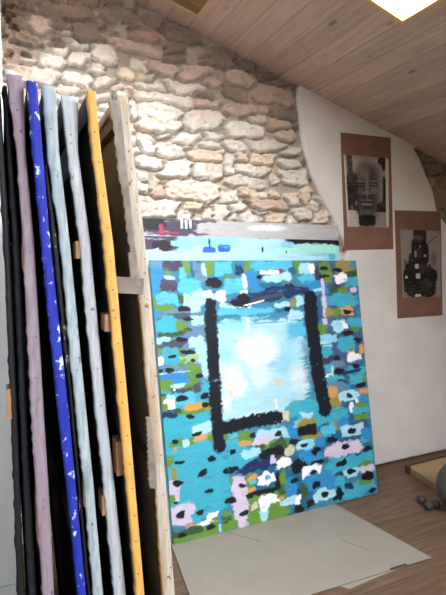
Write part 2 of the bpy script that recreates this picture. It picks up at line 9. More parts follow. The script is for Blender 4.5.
BDABS=[(0.314,0.06,0.75,0.16,'L', 0.0),(0.076,0.027,0.235,0.1,'P', 0.0),(0.095,0.048,0.112,0.06,'K', 0.0),(0.177,0.035,0.064,0.031,'I', 0.0),(0.039,0.081,0.074,0.017,'L', -0.31),(0.367,0.032,0.393,0.089,'I', 0.0),(0.395,0.069,0.274,0.028,'L', 0.0),(0.361,0.069,0.088,0.032,'A', 0.0),(0.457,0.061,0.084,0.043,'A', 0.0),(0.366,0.032,0.011,0.057,'K', 0.0),(0.287,0.107,0.637,0.042,'L', 0.0),(0.791,0.043,0.534,0.125,'L', 0.0),(1.077,0.001,0.456,0.069,'K', 0.0),(0.711,-0.004,0.095,0.019,'N', 0.0),(0.727,0.037,0.222,0.074,'L', 0.0),(0.873,0.035,0.099,0.042,'I', 0.0),(1.078,0.054,0.333,0.064,'J', 0.0),(0.873,0.07,0.182,0.034,'J', 0.0),(1.195,0.104,0.047,0.044,'B', 0.0),(0.841,0.113,0.658,0.031,'L', 0.0),(0.701,0.068,0.011,0.033,'K', 0.0),(0.862,0.078,0.01,0.02,'K', 0.0)]
CDABS=[(0.171,0.033,0.438,0.109,'P', 0.0),(0.057,0.024,0.149,0.084,'K', 0.0),(0.102,0.054,0.033,0.053,'R~', 0.0),(0.132,0.076,0.14,0.01,'R', 0.0),(0.097,0.047,0.018,0.036,'R', 0.0),(0.216,0.025,0.013,0.054,'W', 0.0),(0.242,0.024,0.013,0.054,'W', 0.0),(0.269,0.027,0.013,0.049,'W', 0.0),(0.289,0.019,0.013,0.049,'W', 0.0),(0.356,0.021,0.164,0.075,'Q', 0.0),(0.411,0.044,0.222,0.063,'X', 0.0),(0.538,0.034,0.23,0.103,'X', 0.0),(0.896,0.042,0.74,0.114,'X', 0.0),(0.764,0.032,0.259,0.042,'W~', 0.0),(1.121,0.044,0.304,0.044,'X', 0.0),(0.669,0.069,0.189,0.028,'X', 0.0)]
PRINTS={'q1': [(1.998,2.282),(2.42,2.292),(2.469,1.539),(2.047,1.527)], 'i1': [(2.022,2.144),(2.401,2.152),(2.421,1.685),(2.065,1.682)], 'q2': [(2.472,1.808),(2.914,1.817),(2.966,1.053),(2.524,1.051)], 'i2': [(2.521,1.677),(2.912,1.676),(2.934,1.191),(2.564,1.199)]}
FACE=[(0.494,0.469,1.158,1.084,'g5', 0.0),(0.508,0.213,0.985,0.503,'g7~', 0.0),(0.16,0.604,0.279,0.752,'g1', 0.0),(0.823,0.52,0.259,0.536,'g1', 0.0),(0.834,0.081,0.179,0.234,'g1', 0.0),(0.123,0.186,0.124,0.407,'g3', 0.0),(0.725,0.369,0.274,0.582,'g6', 0.0),(0.121,0.892,0.305,0.263,'g7', 0.0),(0.786,0.895,0.405,0.242,'g6', 0.0),(0.817,0.762,0.317,0.026,'g1', 0.0),(0.482,0.501,0.615,0.902,'g2~', 0.0),(0.482,0.501,0.525,0.84,'g2~', 0.0),(0.495,0.273,0.515,0.329,'g3~', 0.0),(0.418,0.237,0.294,0.178,'g5~', 0.0),(0.488,0.384,0.1,0.396,'g5~', 0.0),(0.33,0.39,0.198,0.067,'g0~', 0.0),(0.639,0.378,0.192,0.061,'g0~', 0.0),(0.337,0.354,0.177,0.021,'g5', 0.0),(0.635,0.342,0.171,0.021,'g5', 0.0),(0.339,0.396,0.148,0.015,'g4', 0.0),(0.628,0.385,0.141,0.015,'g5', 0.0),(0.645,0.47,0.193,0.106,'g5~', 0.0),(0.332,0.493,0.16,0.105,'g4~', 0.0),(0.476,0.519,0.212,0.075,'g5~', 0.0),(0.429,0.552,0.05,0.019,'g0', 0.0),(0.53,0.549,0.051,0.019,'g0', 0.0),(0.476,0.617,0.295,0.032,'g4', 0.0),(0.474,0.645,0.316,0.016,'g0', 0.0),(0.472,0.674,0.266,0.035,'g5', 0.0),(0.47,0.722,0.205,0.026,'g1~', 0.0),(0.466,0.78,0.279,0.072,'g4~', 0.0),(0.47,0.902,0.417,0.166,'g1', 0.0),(0.525,0.857,0.313,0.053,'g0~', 0.0),(0.23,0.665,0.06,0.082,'g5~', 0.0),(0.125,0.731,0.07,0.064,'g4', 0.0),(0.009,0.486,0.058,1.025,'g8', 0.0),(0.963,0.484,0.073,1.057,'g8', 0.0)]
FIGURE=[(0.478,0.47,1.071,1.03,'g6', 0.0),(0.48,0.106,0.324,0.249,'g2', 0.0),(0.472,0.047,0.343,0.118,'g2', 0.0),(0.448,0.286,0.401,0.334,'g1', 0.0),(0.605,0.345,0.182,0.308,'g1', 0.0),(0.414,0.471,0.48,0.28,'g1', 0.0),(0.484,0.773,0.82,0.487,'g1', 0.0),(0.355,0.597,0.568,0.284,'g1', 0.0),(0.09,0.757,0.117,0.353,'g1', 0.0),(0.822,0.675,0.188,0.175,'g1', 0.0),(0.819,0.42,0.185,0.219,'g4~', 0.0),(0.769,0.145,0.026,0.241,'g4', 1.0),(0.428,0.122,0.229,0.101,'g4~', 0.0),(0.445,0.347,0.159,0.184,'g3~', 0.0),(0.385,0.534,0.107,0.075,'g8', 0.0),(0.406,0.679,0.119,0.083,'g7', 0.0),(0.355,0.355,0.063,0.104,'g6', 0.0),(0.476,0.241,0.074,0.042,'g5', 0.0),(0.593,0.376,0.064,0.037,'g7', 0.0),(0.518,0.564,0.216,0.19,'g3~', 0.0),(0.25,0.566,0.106,0.188,'g2~', 0.0),(0.11,0.699,0.064,0.041,'g8', 0.0),(0.394,0.973,0.165,0.04,'g8', 0.0),(0.621,0.773,0.331,0.065,'g3~', 0.0),(0.647,0.838,0.222,0.059,'g3~', 0.0),(0.208,0.853,0.13,0.098,'g2~', 0.0),(0.097,0.474,0.084,0.08,'g4', 0.0),(0.708,0.563,0.076,0.127,'g2', 0.0),(0.932,0.855,0.079,0.266,'g6', 0.0),(0.007,0.885,0.054,0.195,'g6', 0.0)]
PLA=[(1.686,2.538),(1.672,2.488),(1.685,2.383),(1.705,2.234),(1.737,2.116),(1.791,1.991),(1.862,1.87),(1.943,1.76),(2.009,1.652),(2.069,1.529)]
PLB=[(2.645,2.246),(2.704,2.182),(2.766,2.076),(2.84,1.968),(2.863,1.898),(2.886,1.82),(2.981,1.737),(3.099,1.674)]
STRIPS={'black': (1.0,1.787,[(1.766,-0.0065,0.0036),(1.491,0.0019,0.0105),(1.143,0.0045,0.0143),(0.785,0.0057,0.0167)]), 'navy': (1.03,1.785,[(1.777,0.0089,0.0155),(1.493,0.0171,0.0288),(1.006,0.0222,0.0354),(0.758,0.0258,0.0421)]), 'lilac': (1.0,1.798,[(1.788,0.0177,0.0435),(1.661,0.0293,0.0442),(1.492,0.035,0.0546),(1.137,0.0414,0.0636),(1.014,0.0445,0.0679),(0.769,0.0523,0.0734)]), 'blue': (0.97,1.781,[(1.774,0.0487,0.0658),(1.657,0.0557,0.0723),(1.491,0.0662,0.0813),(1.14,0.0892,0.1088),(1.017,0.1004,0.1166),(0.771,0.1172,0.1329)]), 'speck': (0.99,1.635,[(1.635,0.0779,0.0797),(1.493,0.0876,0.0959),(1.173,0.113,0.1174),(0.752,0.1403,0.1444)]), 'grey': (0.99,1.783,[(1.776,0.0776,0.1009),(1.664,0.0828,0.1037),(1.493,0.1024,0.1192),(1.129,0.1256,0.1453),(1.001,0.1368,0.1548),(0.746,0.152,0.1706)]), 'pale': (1.02,1.779,[(1.772,0.1148,0.1455),(1.674,0.124,0.1434),(1.495,0.1435,0.1634),(1.113,0.1704,0.1914),(0.979,0.1826,0.2041),(0.711,0.2019,0.2263)]), 'yellow': (0.98,1.782,[(1.768,0.1587,0.174),(1.67,0.1653,0.1818),(1.494,0.1844,0.2024),(1.12,0.2117,0.2306),(0.726,0.2414,0.258)]), 'cream': (1.04,1.801,[(1.793,0.2302,0.2516),(1.69,0.2403,0.2609),(1.498,0.2582,0.285),(1.388,0.2712,0.2962),(1.195,0.2859,0.3092),(0.995,0.3,0.3238),(0.661,0.3195,0.348)])}

# ------------------------------------------------------------------ helpers
def lin(c):
    c = np.asarray(c, float)/255.0
    return np.where(c <= 0.04045, c/12.92, ((c+0.055)/1.055)**2.4)
def L4(c):
    v = lin(c); return (float(v[0]), float(v[1]), float(v[2]), 1.0)

_tab = np.random.RandomState(7).rand(256, 256)
def vnoise(x, y, seed=0):
    x = np.asarray(x, float)+seed*17.31; y = np.asarray(y, float)+seed*9.77
    xi = np.floor(x).astype(int); yi = np.floor(y).astype(int)
    fx = x-xi; fy = y-yi
    fx = fx*fx*(3-2*fx); fy = fy*fy*(3-2*fy)
    a = _tab[xi % 256, yi % 256]; b = _tab[(xi+1) % 256, yi % 256]
    c = _tab[xi % 256, (yi+1) % 256]; d = _tab[(xi+1) % 256, (yi+1) % 256]
    return (a*(1-fx)+b*fx)*(1-fy)+(c*(1-fx)+d*fx)*fy
def fbm(x, y, seed=0, octs=4):
    s = 0; a = .5; t = 0
    for o in range(octs):
        s = s+a*vnoise(np.asarray(x)*2**o, np.asarray(y)*2**o, seed+o*3); t += a; a *= .5
    return s/t
def sstep(a, b, x):
    t = np.clip((x-a)/(b-a), 0, 1); return t*t*(3-2*t)

def link(o, parent=None):
    C.objects.link(o)
    if parent is not None: o.parent = parent
    return o
def tag(o, label=None, cat=None, group=None, kind=None):
    if label: o['label'] = label
    if cat: o['category'] = cat
    if group: o['group'] = group
    if kind: o['kind'] = kind
    return o
def empty(name, loc=(0, 0, 0), rot=(0, 0, 0)):
    o = bpy.data.objects.new(name, None); o.location = loc; o.rotation_euler = rot
    o.empty_display_size = .05
    return link(o)
def obj(name, bm, mat, parent=None, smooth=False):
    me = bpy.data.meshes.new(name); bm.normal_update(); bm.to_mesh(me); bm.free()
    if mat: me.materials.append(mat)
    if smooth:
        for p in me.polygons: p.use_smooth = True
    return link(bpy.data.objects.new(name, me), parent)
def pyobj(name, vs, fs, mat, parent=None, smooth=False, cols=None):
    me = bpy.data.meshes.new(name); me.from_pydata([tuple(v) for v in vs], [], [tuple(f) for f in fs]); me.update()
    if mat: me.materials.append(mat)
    if cols is not None:
        at = me.color_attributes.new('Col', 'FLOAT_COLOR', 'POINT')
        c = np.ones((len(vs), 4), np.float32); c[:, :3] = cols
        at.data.foreach_set('color', c.ravel())
    if smooth:
        for p in me.polygons: p.use_smooth = True
    return link(bpy.data.objects.new(name, me), parent)
def box(bm, x0, x1, y0, y1, z0, z1, bev=0):
    vs = [bm.verts.new((x, y, z)) for z in (z0, z1) for y in (y0, y1) for x in (x0, x1)]
    fs = [bm.faces.new([vs[i] for i in f]) for f in ((0, 2, 3, 1), (4, 5, 7, 6), (0, 1, 5, 4), (2, 6, 7, 3), (0, 4, 6, 2), (1, 3, 7, 5))]
    if bev:
        es = list({e for f in fs for e in f.edges})
        bmesh.ops.bevel(bm, geom=es, offset=bev, segments=2, affect='EDGES', profile=.6)
def boxobj(name, b, mat, parent=None, bev=0):
    bm = bmesh.new(); box(bm, *b, bev=bev); return obj(name, bm, mat, parent)
def struct(o): o['kind'] = 'structure'; return o

# ------------------------------------------------------------------ materials
class N:
    def __init__(s, name, rough=.6, spec=.4):
        s.m = bpy.data.materials.new(name); s.m.use_nodes = True
        s.nt = s.m.node_tree; s.b = s.nt.nodes['Principled BSDF']
        s.b.inputs['Roughness'].default_value = rough
        s.b.inputs['Specular IOR Level'].default_value = spec
        s.tc = None
    def n(s, t, **kw):
        q = s.nt.nodes.new(t)
        for k, v in kw.items(): setattr(q, k, v)
        return q
    def l(s, a, b): s.nt.links.new(a, b)
    def co(s, scale=(1, 1, 1)):
        if s.tc is None: s.tc = s.n('ShaderNodeTexCoord')
        mp = s.n('ShaderNodeMapping'); mp.inputs['Scale'].default_value = scale
        s.l(s.tc.outputs['Object'], mp.inputs[0]); return mp.outputs[0]
    def noise(s, vec, scale, detail=4, rough=.55):
        q = s.n('ShaderNodeTexNoise'); q.inputs['Scale'].default_value = scale
        q.inputs['Detail'].default_value = detail; q.inputs['Roughness'].default_value = rough
        s.l(vec, q.inputs['Vector']); return q.outputs[0]
    def ramp(s, fac, stops):
        q = s.n('ShaderNodeValToRGB'); e = q.color_ramp.elements
        while len(e) < len(stops): e.new(.5)
        for i, (p, c) in enumerate(stops): e[i].position = p; e[i].color = c if len(c) == 4 else L4(c)
        s.l(fac, q.inputs[0]); return q.outputs[0]
    def mix(s, fac, a, b, mode='MIX'):
        q = s.n('ShaderNodeMix', data_type='RGBA', blend_type=mode)
        for sock, v in ((q.inputs[0], fac), (q.inputs[6], a), (q.inputs[7], b)):
            if hasattr(v, 'node'): s.l(v, sock)
            else: sock.default_value = v if not (isinstance(v, tuple) and len(v) == 3) else L4(v)
        return q.outputs[2]
    def math(s, op, a, b=0.0):
        q = s.n('ShaderNodeMath', operation=op)
        for sock, v in ((q.inputs[0], a), (q.inputs[1], b)):
            if hasattr(v, 'node'): s.l(v, sock)
            else: sock.default_value = v
        return q.outputs[0]
    def bump(s, h, strength=.3, dist=.005):
        q = s.n('ShaderNodeBump'); q.inputs['Strength'].default_value = strength; q.inputs['Distance'].default_value = dist
        s.l(h, q.inputs['Height']); s.l(q.outputs[0], s.b.inputs['Normal'])
    def col(s, c):
        if hasattr(c, 'node'): s.l(c, s.b.inputs['Base Color'])
        else: s.b.inputs['Base Color'].default_value = L4(c)
        return s

def mottled(name, c1, c2, scale=20, rough=.7, stretch=(1, 1, 1), bump=.2, dist=.002, spec=.3, c3=None):
    m = N(name, rough, spec); v = m.co(stretch); f = m.noise(v, scale, 5)
    c = m.ramp(f, [(.32, c1), (.68, c2)])
    if c3:
        g = m.noise(m.co((stretch[0]*1.7, stretch[1]*1.7, stretch[2]*1.7)), scale*2.3, 3)
        c = m.mix(m.ramp(g, [(.6, (0, 0, 0)), (.68, (255, 255, 255))]), c, c3)
    m.col(c)
    if bump: m.bump(f, bump, dist)
    return m.m
def vcol(name, rough=.6, spec=.3, ns=60, amt=.12, bump=.15, dist=.002):
    m = N(name, rough, spec); a = m.n('ShaderNodeVertexColor', layer_name='Col')
    f = m.noise(m.co(), ns, 5)
    g = m.ramp(f, [(.2, (1-amt, 1-amt, 1-amt, 1)), (.8, (1+amt, 1+amt, 1+amt, 1))])
    m.col(m.mix(1.0, a.outputs[0], g, 'MULTIPLY'))
    m.bump(f, bump, dist); return m.m
def planks(name, axis, width, off, c1, c2, c3, knots=.5, rough=.55, gap=.035, grain_dir='X'):
    """boards of one width; axis = coordinate across the boards"""
    m = N(name, rough, .3); v = m.co(); sx = m.n('ShaderNodeSeparateXYZ'); m.l(v, sx.inputs[0])
    t = m.math('DIVIDE', m.math('SUBTRACT', sx.outputs[axis], off), width)
    idx = m.math('FLOOR', t); fr = m.math('FRACT', t)
    wn = m.n('ShaderNodeTexWhiteNoise', noise_dimensions='1D'); m.l(idx, wn.inputs['W'])
    off3 = m.n('ShaderNodeCombineXYZ'); m.l(m.math('MULTIPLY', idx, 3.7), off3.inputs[1 if axis == 0 else 0])
    va = m.n('ShaderNodeVectorMath', operation='ADD'); m.l(v, va.inputs[0]); m.l(off3.outputs[0], va.inputs[1])
    mp = m.n('ShaderNodeMapping'); mp.inputs['Scale'].default_value = (14, 1.1, 6) if axis == 0 else (1.1, 14, 6)
    m.l(va.outputs[0], mp.inputs[0])
    g = m.noise(mp.outputs[0], 3.2, 6, .6)
    c = m.ramp(g, [(.3, c1), (.5, c2), (.72, c3)])
    tint = m.ramp(wn.outputs[0], [(0, (.88, .87, .86, 1)), (1, (1.08, 1.08, 1.08, 1))])
    c = m.mix(1.0, c, tint, 'MULTIPLY')
    mk = m.n('ShaderNodeMapping'); mk.inputs['Scale'].default_value = (7, 3.2, 3) if axis == 0 else (3.2, 7, 3)
    m.l(va.outputs[0], mk.inputs[0])
    vo = m.n('ShaderNodeTexVoronoi'); vo.inputs['Scale'].default_value = 1.0; m.l(mk.outputs[0], vo.inputs['Vector'])
    k = m.ramp(vo.outputs['Distance'], [(.05, (255, 255, 255)), (.12, (0, 0, 0))])
    c = m.mix(m.math('MULTIPLY', k, knots), c, (62, 42, 32))
    e = m.math('LESS_THAN', fr, gap)
    c = m.mix(m.math('MULTIPLY', e, .55), c, (38, 27, 20))
    m.col(c)
    h = m.math('SUBTRACT', m.math('MULTIPLY', g, .25), e)
    m.bump(h, .5, .004); return m.m

M = {}
M['plaster'] = mottled('plaster', (222, 221, 221), (232, 231, 231), 5, .85, bump=.2, dist=.008)
M['white_wall'] = mottled('white_wall', (200, 205, 208), (210, 214, 216), 6, .8, bump=.1)
M['ceiling'] = planks('ceiling_boards', 1, .118, .02, (150, 112, 88), (172, 132, 104), (190, 150, 122), .35, .6, .03)
M['ceiling'] = planks('ceiling_boards', 0, .118, .02, (188, 162, 146), (204, 178, 162), (216, 192, 177), .5, .6, .02)
M['floor'] = planks('floor_boards', 1, .205, 1.563, (76, 58, 44), (94, 73, 57), (111, 89, 70), .5, .5, .022)
M['stone'] = vcol('stone', .9, .15, 60, .10, .3, .005)
M['pine'] = mottled('pine', (222, 178, 98), (236, 200, 128), 8, .5, (1, 1, 1), .1)
M['brown_wood'] = mottled('brown_wood', (120, 90, 58), (158, 122, 84), 9, .6, (1, 6, 1), .1)
M['pale_trim'] = mottled('pale_trim', (190, 165, 130), (214, 190, 156), 12, .6)
M['stretcher'] = mottled('stretcher_wood', (46, 40, 35), (66, 57, 48), 9, .75, (1, 1, .2))
M['shaded_stretcher'] = mottled('shaded_stretcher', (20, 18, 17), (30, 27, 25), 9, .8, (1, 1, .2))  # near-black copy of the stretcher wood; shade of the gaps put into colour
M['block'] = mottled('block_wood', (126, 90, 62), (160, 118, 82), 16, .65, (1, 1, .3))
M['nail'] = mottled('nail_metal', (48, 40, 34), (74, 62, 52), 60, .5, bump=0)
M['steel'] = mottled('steel', (150, 150, 150), (180, 180, 180), 60, .35, bump=0)
M['cardboard'] = mottled('cardboard', (124, 119, 110), (131, 126, 117), 5, .85, bump=.05)
M['tape'] = mottled('tape', (34, 32, 32), (48, 46, 44), 30, .5)
M['ball'] = mottled('ball_iron', (44, 45, 44), (64, 66, 63), 18, .55, bump=.2)
M['ball_big'] = mottled('ball_big', (62, 64, 60), (84, 85, 79), 7, .6, bump=.2)
M['hardboard'] = mottled('hardboard', (134, 112, 84), (150, 128, 98), 6, .7, bump=.05)
M['dark_edge'] = mottled('dark_edge', (46, 32, 26), (92, 66, 48), 45, .75, bump=.3)
M['kraft'] = mottled('kraft_paper', (122, 90, 76), (134, 101, 86), 7, .8, bump=.05)
M['paint'] = vcol('painted_canvas', .5, .35, 130, .10, .35, .0015)
M['photo'] = vcol('photo_print', .6, .2, 160, .05, .05, .0005)
M['shaded_back'] = mottled('shaded_back', (13, 13, 13), (19, 18, 18), 14, .9)  # canvas backs coloured almost black to stand for the unlit gaps
M['raw_back'] = mottled('raw_back', (70, 69, 68), (86, 84, 82), 14, .9)

# ------------------------------------------------------------------ setting
D = 2.562                                   # front of the plastered gable wall
CX, CZ, CS = 1.686, 2.532, .285             # the roof slope
def cz(x): return CZ-CS*(x-CX)
XL, XR, YF, XRIDGE = -2.3, 3.75, -3.2, -.55
ZR = cz(XRIDGE)

def slab_with_holes(name, mat, holes, x0, x1, y0, y1, z_of, thick):
    xs = sorted({x0, x1, *[h[0] for h in holes], *[h[1] for h in holes]})
    ys = sorted({y0, y1, *[h[2] for h in holes], *[h[3] for h in holes]})
    bm = bmesh.new(); vd = {}
    def V(x, y):
        if (x, y) not in vd: vd[(x, y)] = bm.verts.new((x, y, z_of(x)))
        return vd[(x, y)]
    for i in range(len(xs)-1):
        for j in range(len(ys)-1):
            mx, my = (xs[i]+xs[i+1])/2, (ys[j]+ys[j+1])/2
            if any(h[0] < mx < h[1] and h[2] < my < h[3] for h in holes): continue
            bm.faces.new([V(xs[i], ys[j]), V(xs[i], ys[j+1]), V(xs[i+1], ys[j+1]), V(xs[i+1], ys[j])])
    r = bmesh.ops.extrude_face_region(bm, geom=bm.faces[:])
    for v in r['geom']:
        if isinstance(v, bmesh.types.BMVert): v.co.z += thick
    bmesh.ops.recalc_face_normals(bm, faces=bm.faces[:])
    return struct(obj(name, bm, mat))
# floor and plain walls
f = struct(boxobj('floor', (XL-.1, XR+.1, YF-.1, 2.85, -.08, 0), M['floor']))
SK1 = (1.0, 1.684, .62, 1.725)             # skylight seen at the top of the photo
SK2 = (.06, .92, 1.08, 1.95)                # unseen opening added higher up the slope to light the stone wall
SK3 = (.75, 1.75, -1.9, -.7)                 # unseen opening added behind the camera, its light fading towards the ceiling
HATCH = (.20, .958, 2.10, 2.412)            # trimmed boarding whose corner shows at upper left
slab_with_holes('ceiling', M['ceiling'], [SK1, SK2, SK3], XRIDGE, XR+.1, YF-.1, 2.86, cz, .06)
slab_with_holes('ceiling_far_slope', M['ceiling'], [], XL-.1, XRIDGE, YF-.1, 2.86, lambda x: ZR-CS*(XRIDGE-x), .06)
M['rough_wall'] = mottled('rough_wall', (118, 106, 96), (140, 128, 116), 7, .9, bump=.4, dist=.02)
struct(boxobj('wall_right', (XR, XR+.1, YF, 2.8, 0, cz(XR)+.1), M['rough_wall']))
struct(boxobj('wall_left', (XL-.1, XL, YF, 2.8, 0, 2.75), M['rough_wall']))
bm = bmesh.new()                            # wall behind the camera, with an opening added for light on the partition
WX0, WX1, WZ0, WZ1 = -2.1, -.7, .8, 2.1
for b in ((XL, WX0, 0, 2.6), (WX1, XR, 0, 2.0), (WX0, WX1, 0, WZ0), (WX0, WX1, WZ1, 2.65)):
    box(bm, b[0], b[1], YF-.1, YF, b[2], b[3])
for x0, x1, z0 in ((XL, -1, 2.6), (-1, 1, 2.65), (1, XR, 2.0)):
    box(bm, x0, x1, YF-.1, YF, z0, 3.25)
struct(obj('wall_front', bm, M['rough_wall']))
wf = empty('added_window', ((WX0+WX1)/2, YF, WZ0)); struct(wf)  # made-up window, placed for its light on the partition
hw, hh = (WX1-WX0)/2, WZ1-WZ0
bm = bmesh.new()
for b in ((-hw, -hw+.06, 0, hh), (hw-.06, hw, 0, hh), (-hw, hw, 0, .06), (-hw, hw, hh-.06, hh), (-.03, .03, 0, hh)):
    box(bm, b[0], b[1], -.09, -.02, b[2], b[3])
obj('window_frame', bm, M['white_wall'], wf)
# partition at far left
struct(boxobj('wall_partition', (XL, .0175, 2.10, 2.18, 0, 3.1), M['white_wall']))
struct(boxobj('baseboard_partition', (XL, .0170, 2.088, 2.0995, 0, .113), M['white_wall'], bev=.003))

# ---- rubble stone gable: a height field of individually shaped stones
def stone_wall():
    rng = random.Random(5)
    x0, x1, z0, z1, st = -.16, 3.46, 0.0, 3.06, .0074
    xs = np.arange(x0, x1, st); zs = np.arange(z0, z1, st)
    X, Z = np.meshgrid(xs, zs, indexing='ij')
    wx = (fbm(X*8, Z*8, 1, 2)-.5)*.04+(fbm(X*26, Z*26, 5, 3)-.5)*.03
    wz = (fbm(X*8, Z*8, 2, 2)-.5)*.026+(fbm(X*26, Z*26, 6, 3)-.5)*.024
    Xp, Zp = X+wx, Z+wz
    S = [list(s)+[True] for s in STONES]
    for _ in range(7000):
        a = rng.uniform(.05, .14); b = a*rng.uniform(.28, .5)
        cx, c_z = rng.uniform(x0, x1), rng.uniform(z0, z1)
        ok = True
        for s in S:
            dx, dz = (cx-s[0]), (c_z-s[1])
            if (dx/(s[2]+a*.9))**2+(dz/(s[3]+b*.9))**2 < 1.0: ok = False; break
        if ok: S.append([cx, c_z, a, b, rng.uniform(-.15, .05), 'b' if cx > 2.2 or cz(cx)-c_z < .5 else 'c', False])  # fillers near the ceiling are browner, partly in place of shade there
    q1 = np.full(X.shape, 9.); q2 = np.full(X.shape, 9.); idx = np.full(X.shape, -1)
    for k, (cx, c_z, a, b, an, c, m) in enumerate(S):
        r = max(a, b)*1.5+.05
        i0, i1 = np.searchsorted(xs, cx-r), np.searchsorted(xs, cx+r)
        j0, j1 = np.searchsorted(zs, c_z-r), np.searchsorted(zs, c_z+r)
        if i1 <= i0 or j1 <= j0: continue
        sl = (slice(i0, i1), slice(j0, j1))
        dx, dz = Xp[sl]-cx, Zp[sl]-c_z
        ca, sa = math.cos(an), math.sin(an)
        u, v = (dx*ca+dz*sa)/(a*1.17), (-dx*sa+dz*ca)/(b*1.25)
        p = rng.uniform(3.0, 6.5)
        u = u+v*rng.uniform(-.25, .25)
        q = ((np.abs(u)**p+np.abs(v)**p)**(1/p)-1)*min(b, .07)
        better = q < q1[sl]
        q2[sl] = np.where(better, q1[sl], np.minimum(q2[sl], q))
        idx[sl] = np.where(better, k, idx[sl]); q1[sl] = np.where(better, q, q1[sl])
    e = np.minimum(-q1, (q2-q1)/2-.0008)
    inside = e > 0
    n = len(S)
    hs = np.array([rng.uniform(.024, .036) for _ in range(n)]); tx = np.array([rng.uniform(-.12, .12) for _ in range(n)])
    tz = np.array([rng.uniform(-.08, .12) for _ in range(n)])
    cxs = np.array([s[0] for s in S]); czs = np.array([s[1] for s in S])
    ii = np.maximum(idx, 0)
    face = hs[ii]+tx[ii]*(X-cxs[ii])*.35-tz[ii]*(Z-czs[ii])*.5
    rough = (fbm(X*17, Z*40, 3, 5)-.5)*.020+(fbm(X*60, Z*95, 13, 3)-.5)*.012
    cleft = np.abs(fbm(X*10, Z*26, 11, 4)-.5); rough = rough-.018*sstep(.03, 0, cleft)
    prof = sstep(-.003, .0065, e)
    mort = (fbm(X*30, Z*30, 8, 4)-.5)*.014+.013
    h = np.where(inside, mort*(1-prof)+np.maximum(face+rough, .006)*prof, mort)
    # open joints under the stones
    sh = int(.013/st)
    core = e > .0035
    below = np.zeros_like(core)
    for q in (1, 2): below[:, :-q] |= core[:, q:] & (idx[:, q:] >= 0)
    crev = (~core) & below & (fbm(X*7, Z*7, 14, 3) > .30)
    cr = crev.astype(float)
    for _ in range(1):
        cr = np.maximum(cr, .45*np.maximum(np.roll(cr, 1, 0), np.roll(cr, -1, 0)))
    h = h-.050*cr
    pal = {'c': (220, 214, 205), 'p': (196, 176, 164), 'o': (220, 202, 182), 'b': (146, 131, 120), 'y': (220, 210, 188), 'r': (184, 152, 140)}  # brown tone of the upper stones has some shade painted into it
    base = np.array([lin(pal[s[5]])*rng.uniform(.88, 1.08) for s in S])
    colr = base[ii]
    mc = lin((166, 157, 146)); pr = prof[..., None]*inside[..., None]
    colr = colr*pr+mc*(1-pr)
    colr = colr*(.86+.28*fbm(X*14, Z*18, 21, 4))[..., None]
    st_ = sstep(.56, .70, fbm(X*5, Z*7, 31, 4))[..., None]
    colr = colr*(1-.22*st_)+lin((206, 168, 134))*.22*st_
    pz = [z for x, z in PLA][::-1]; px_ = [x for x, z in PLA][::-1]      # stones keep behind the plaster coat
    lx = np.interp(Z, [0]+pz, [2.055]+px_)
    qz = [z for x, z in PLB][::-1]; qx = [x for x, z in PLB][::-1]
    rx = np.where(Z < qz[0], 9., np.interp(Z, qz, qx))
    h = np.where((X > lx-.012) & (X < rx+.012), np.minimum(h, .022), h)
    Yw = 2.608-h
    nx, nz = X.shape
    V = np.stack([X, Yw, Z], -1).reshape(-1, 3)
    I = np.arange(nx*nz).reshape(nx, nz)
    F = np.stack([I[:-1, :-1], I[1:, :-1], I[1:, 1:], I[:-1, 1:]], -1).reshape(-1, 4)
    V = V.tolist(); F = F.tolist(); cols = colr.reshape(-1, 3).tolist()
    b = len(V)                               # the rest of the wall and its thickness
    bx = [(XL, 2.620, 0), (XR, 2.620, 0), (XR, 2.620, 3.25), (XL, 2.620, 3.25), (XL, 2.8, 0), (XR, 2.8, 0), (XR, 2.8, 3.25), (XL, 2.8, 3.25)]
    V += [list(p) for p in bx]; cols += [list(mc)]*8
    F += [[b, b+1, b+2, b+3], [b+5, b+4, b+7, b+6], [b+4, b, b+3, b+7], [b+1, b+5, b+6, b+2], [b+3, b+2, b+6, b+7], [b+4, b+5, b+1, b]]
    return struct(pyobj('wall_back', V, F, M['stone'], smooth=True, cols=np.array(cols)))
stone_wall()

# ---- plaster coat over the right part of the gable
def plaster_coat():
    pts = [(x, z) for x, z in PLA]
    top_l = pts[0]
    pts += [(2.035, 1.3), (2.05, .9), (2.055, 0), (XR, 0), (XR, 1.3)]
    right = [(x, z) for x, z in PLB][::-1]
    pts += [(right[0][0]+.25, right[0][1]-.08)]+right
    pts += [(2.69, cz(2.69)+.02), (1.706, cz(1.706)+.02)]
    bm = bmesh.new()
    vs = [bm.verts.new((x, D, z)) for x, z in pts]
    f = bm.faces.new(vs)
    bm.normal_update()
    if f.normal.y > 0: f.normal_flip()
    edge = [e for e in f.edges]
    r = bmesh.ops.extrude_face_region(bm, geom=[f])
    for v in r['geom']:
        if isinstance(v, bmesh.types.BMVert): v.co.y += .06
    bmesh.ops.recalc_face_normals(bm, faces=bm.faces[:])
    fe = [e for e in bm.edges if all(abs(v.co.y-D) < 1e-5 for v in e.verts)]
    bmesh.ops.bevel(bm, geom=fe, offset=.026, segments=4, affect='EDGES', profile=.5)
    return struct(obj('wall_back_plaster', bm, M['plaster']))
plaster_coat()

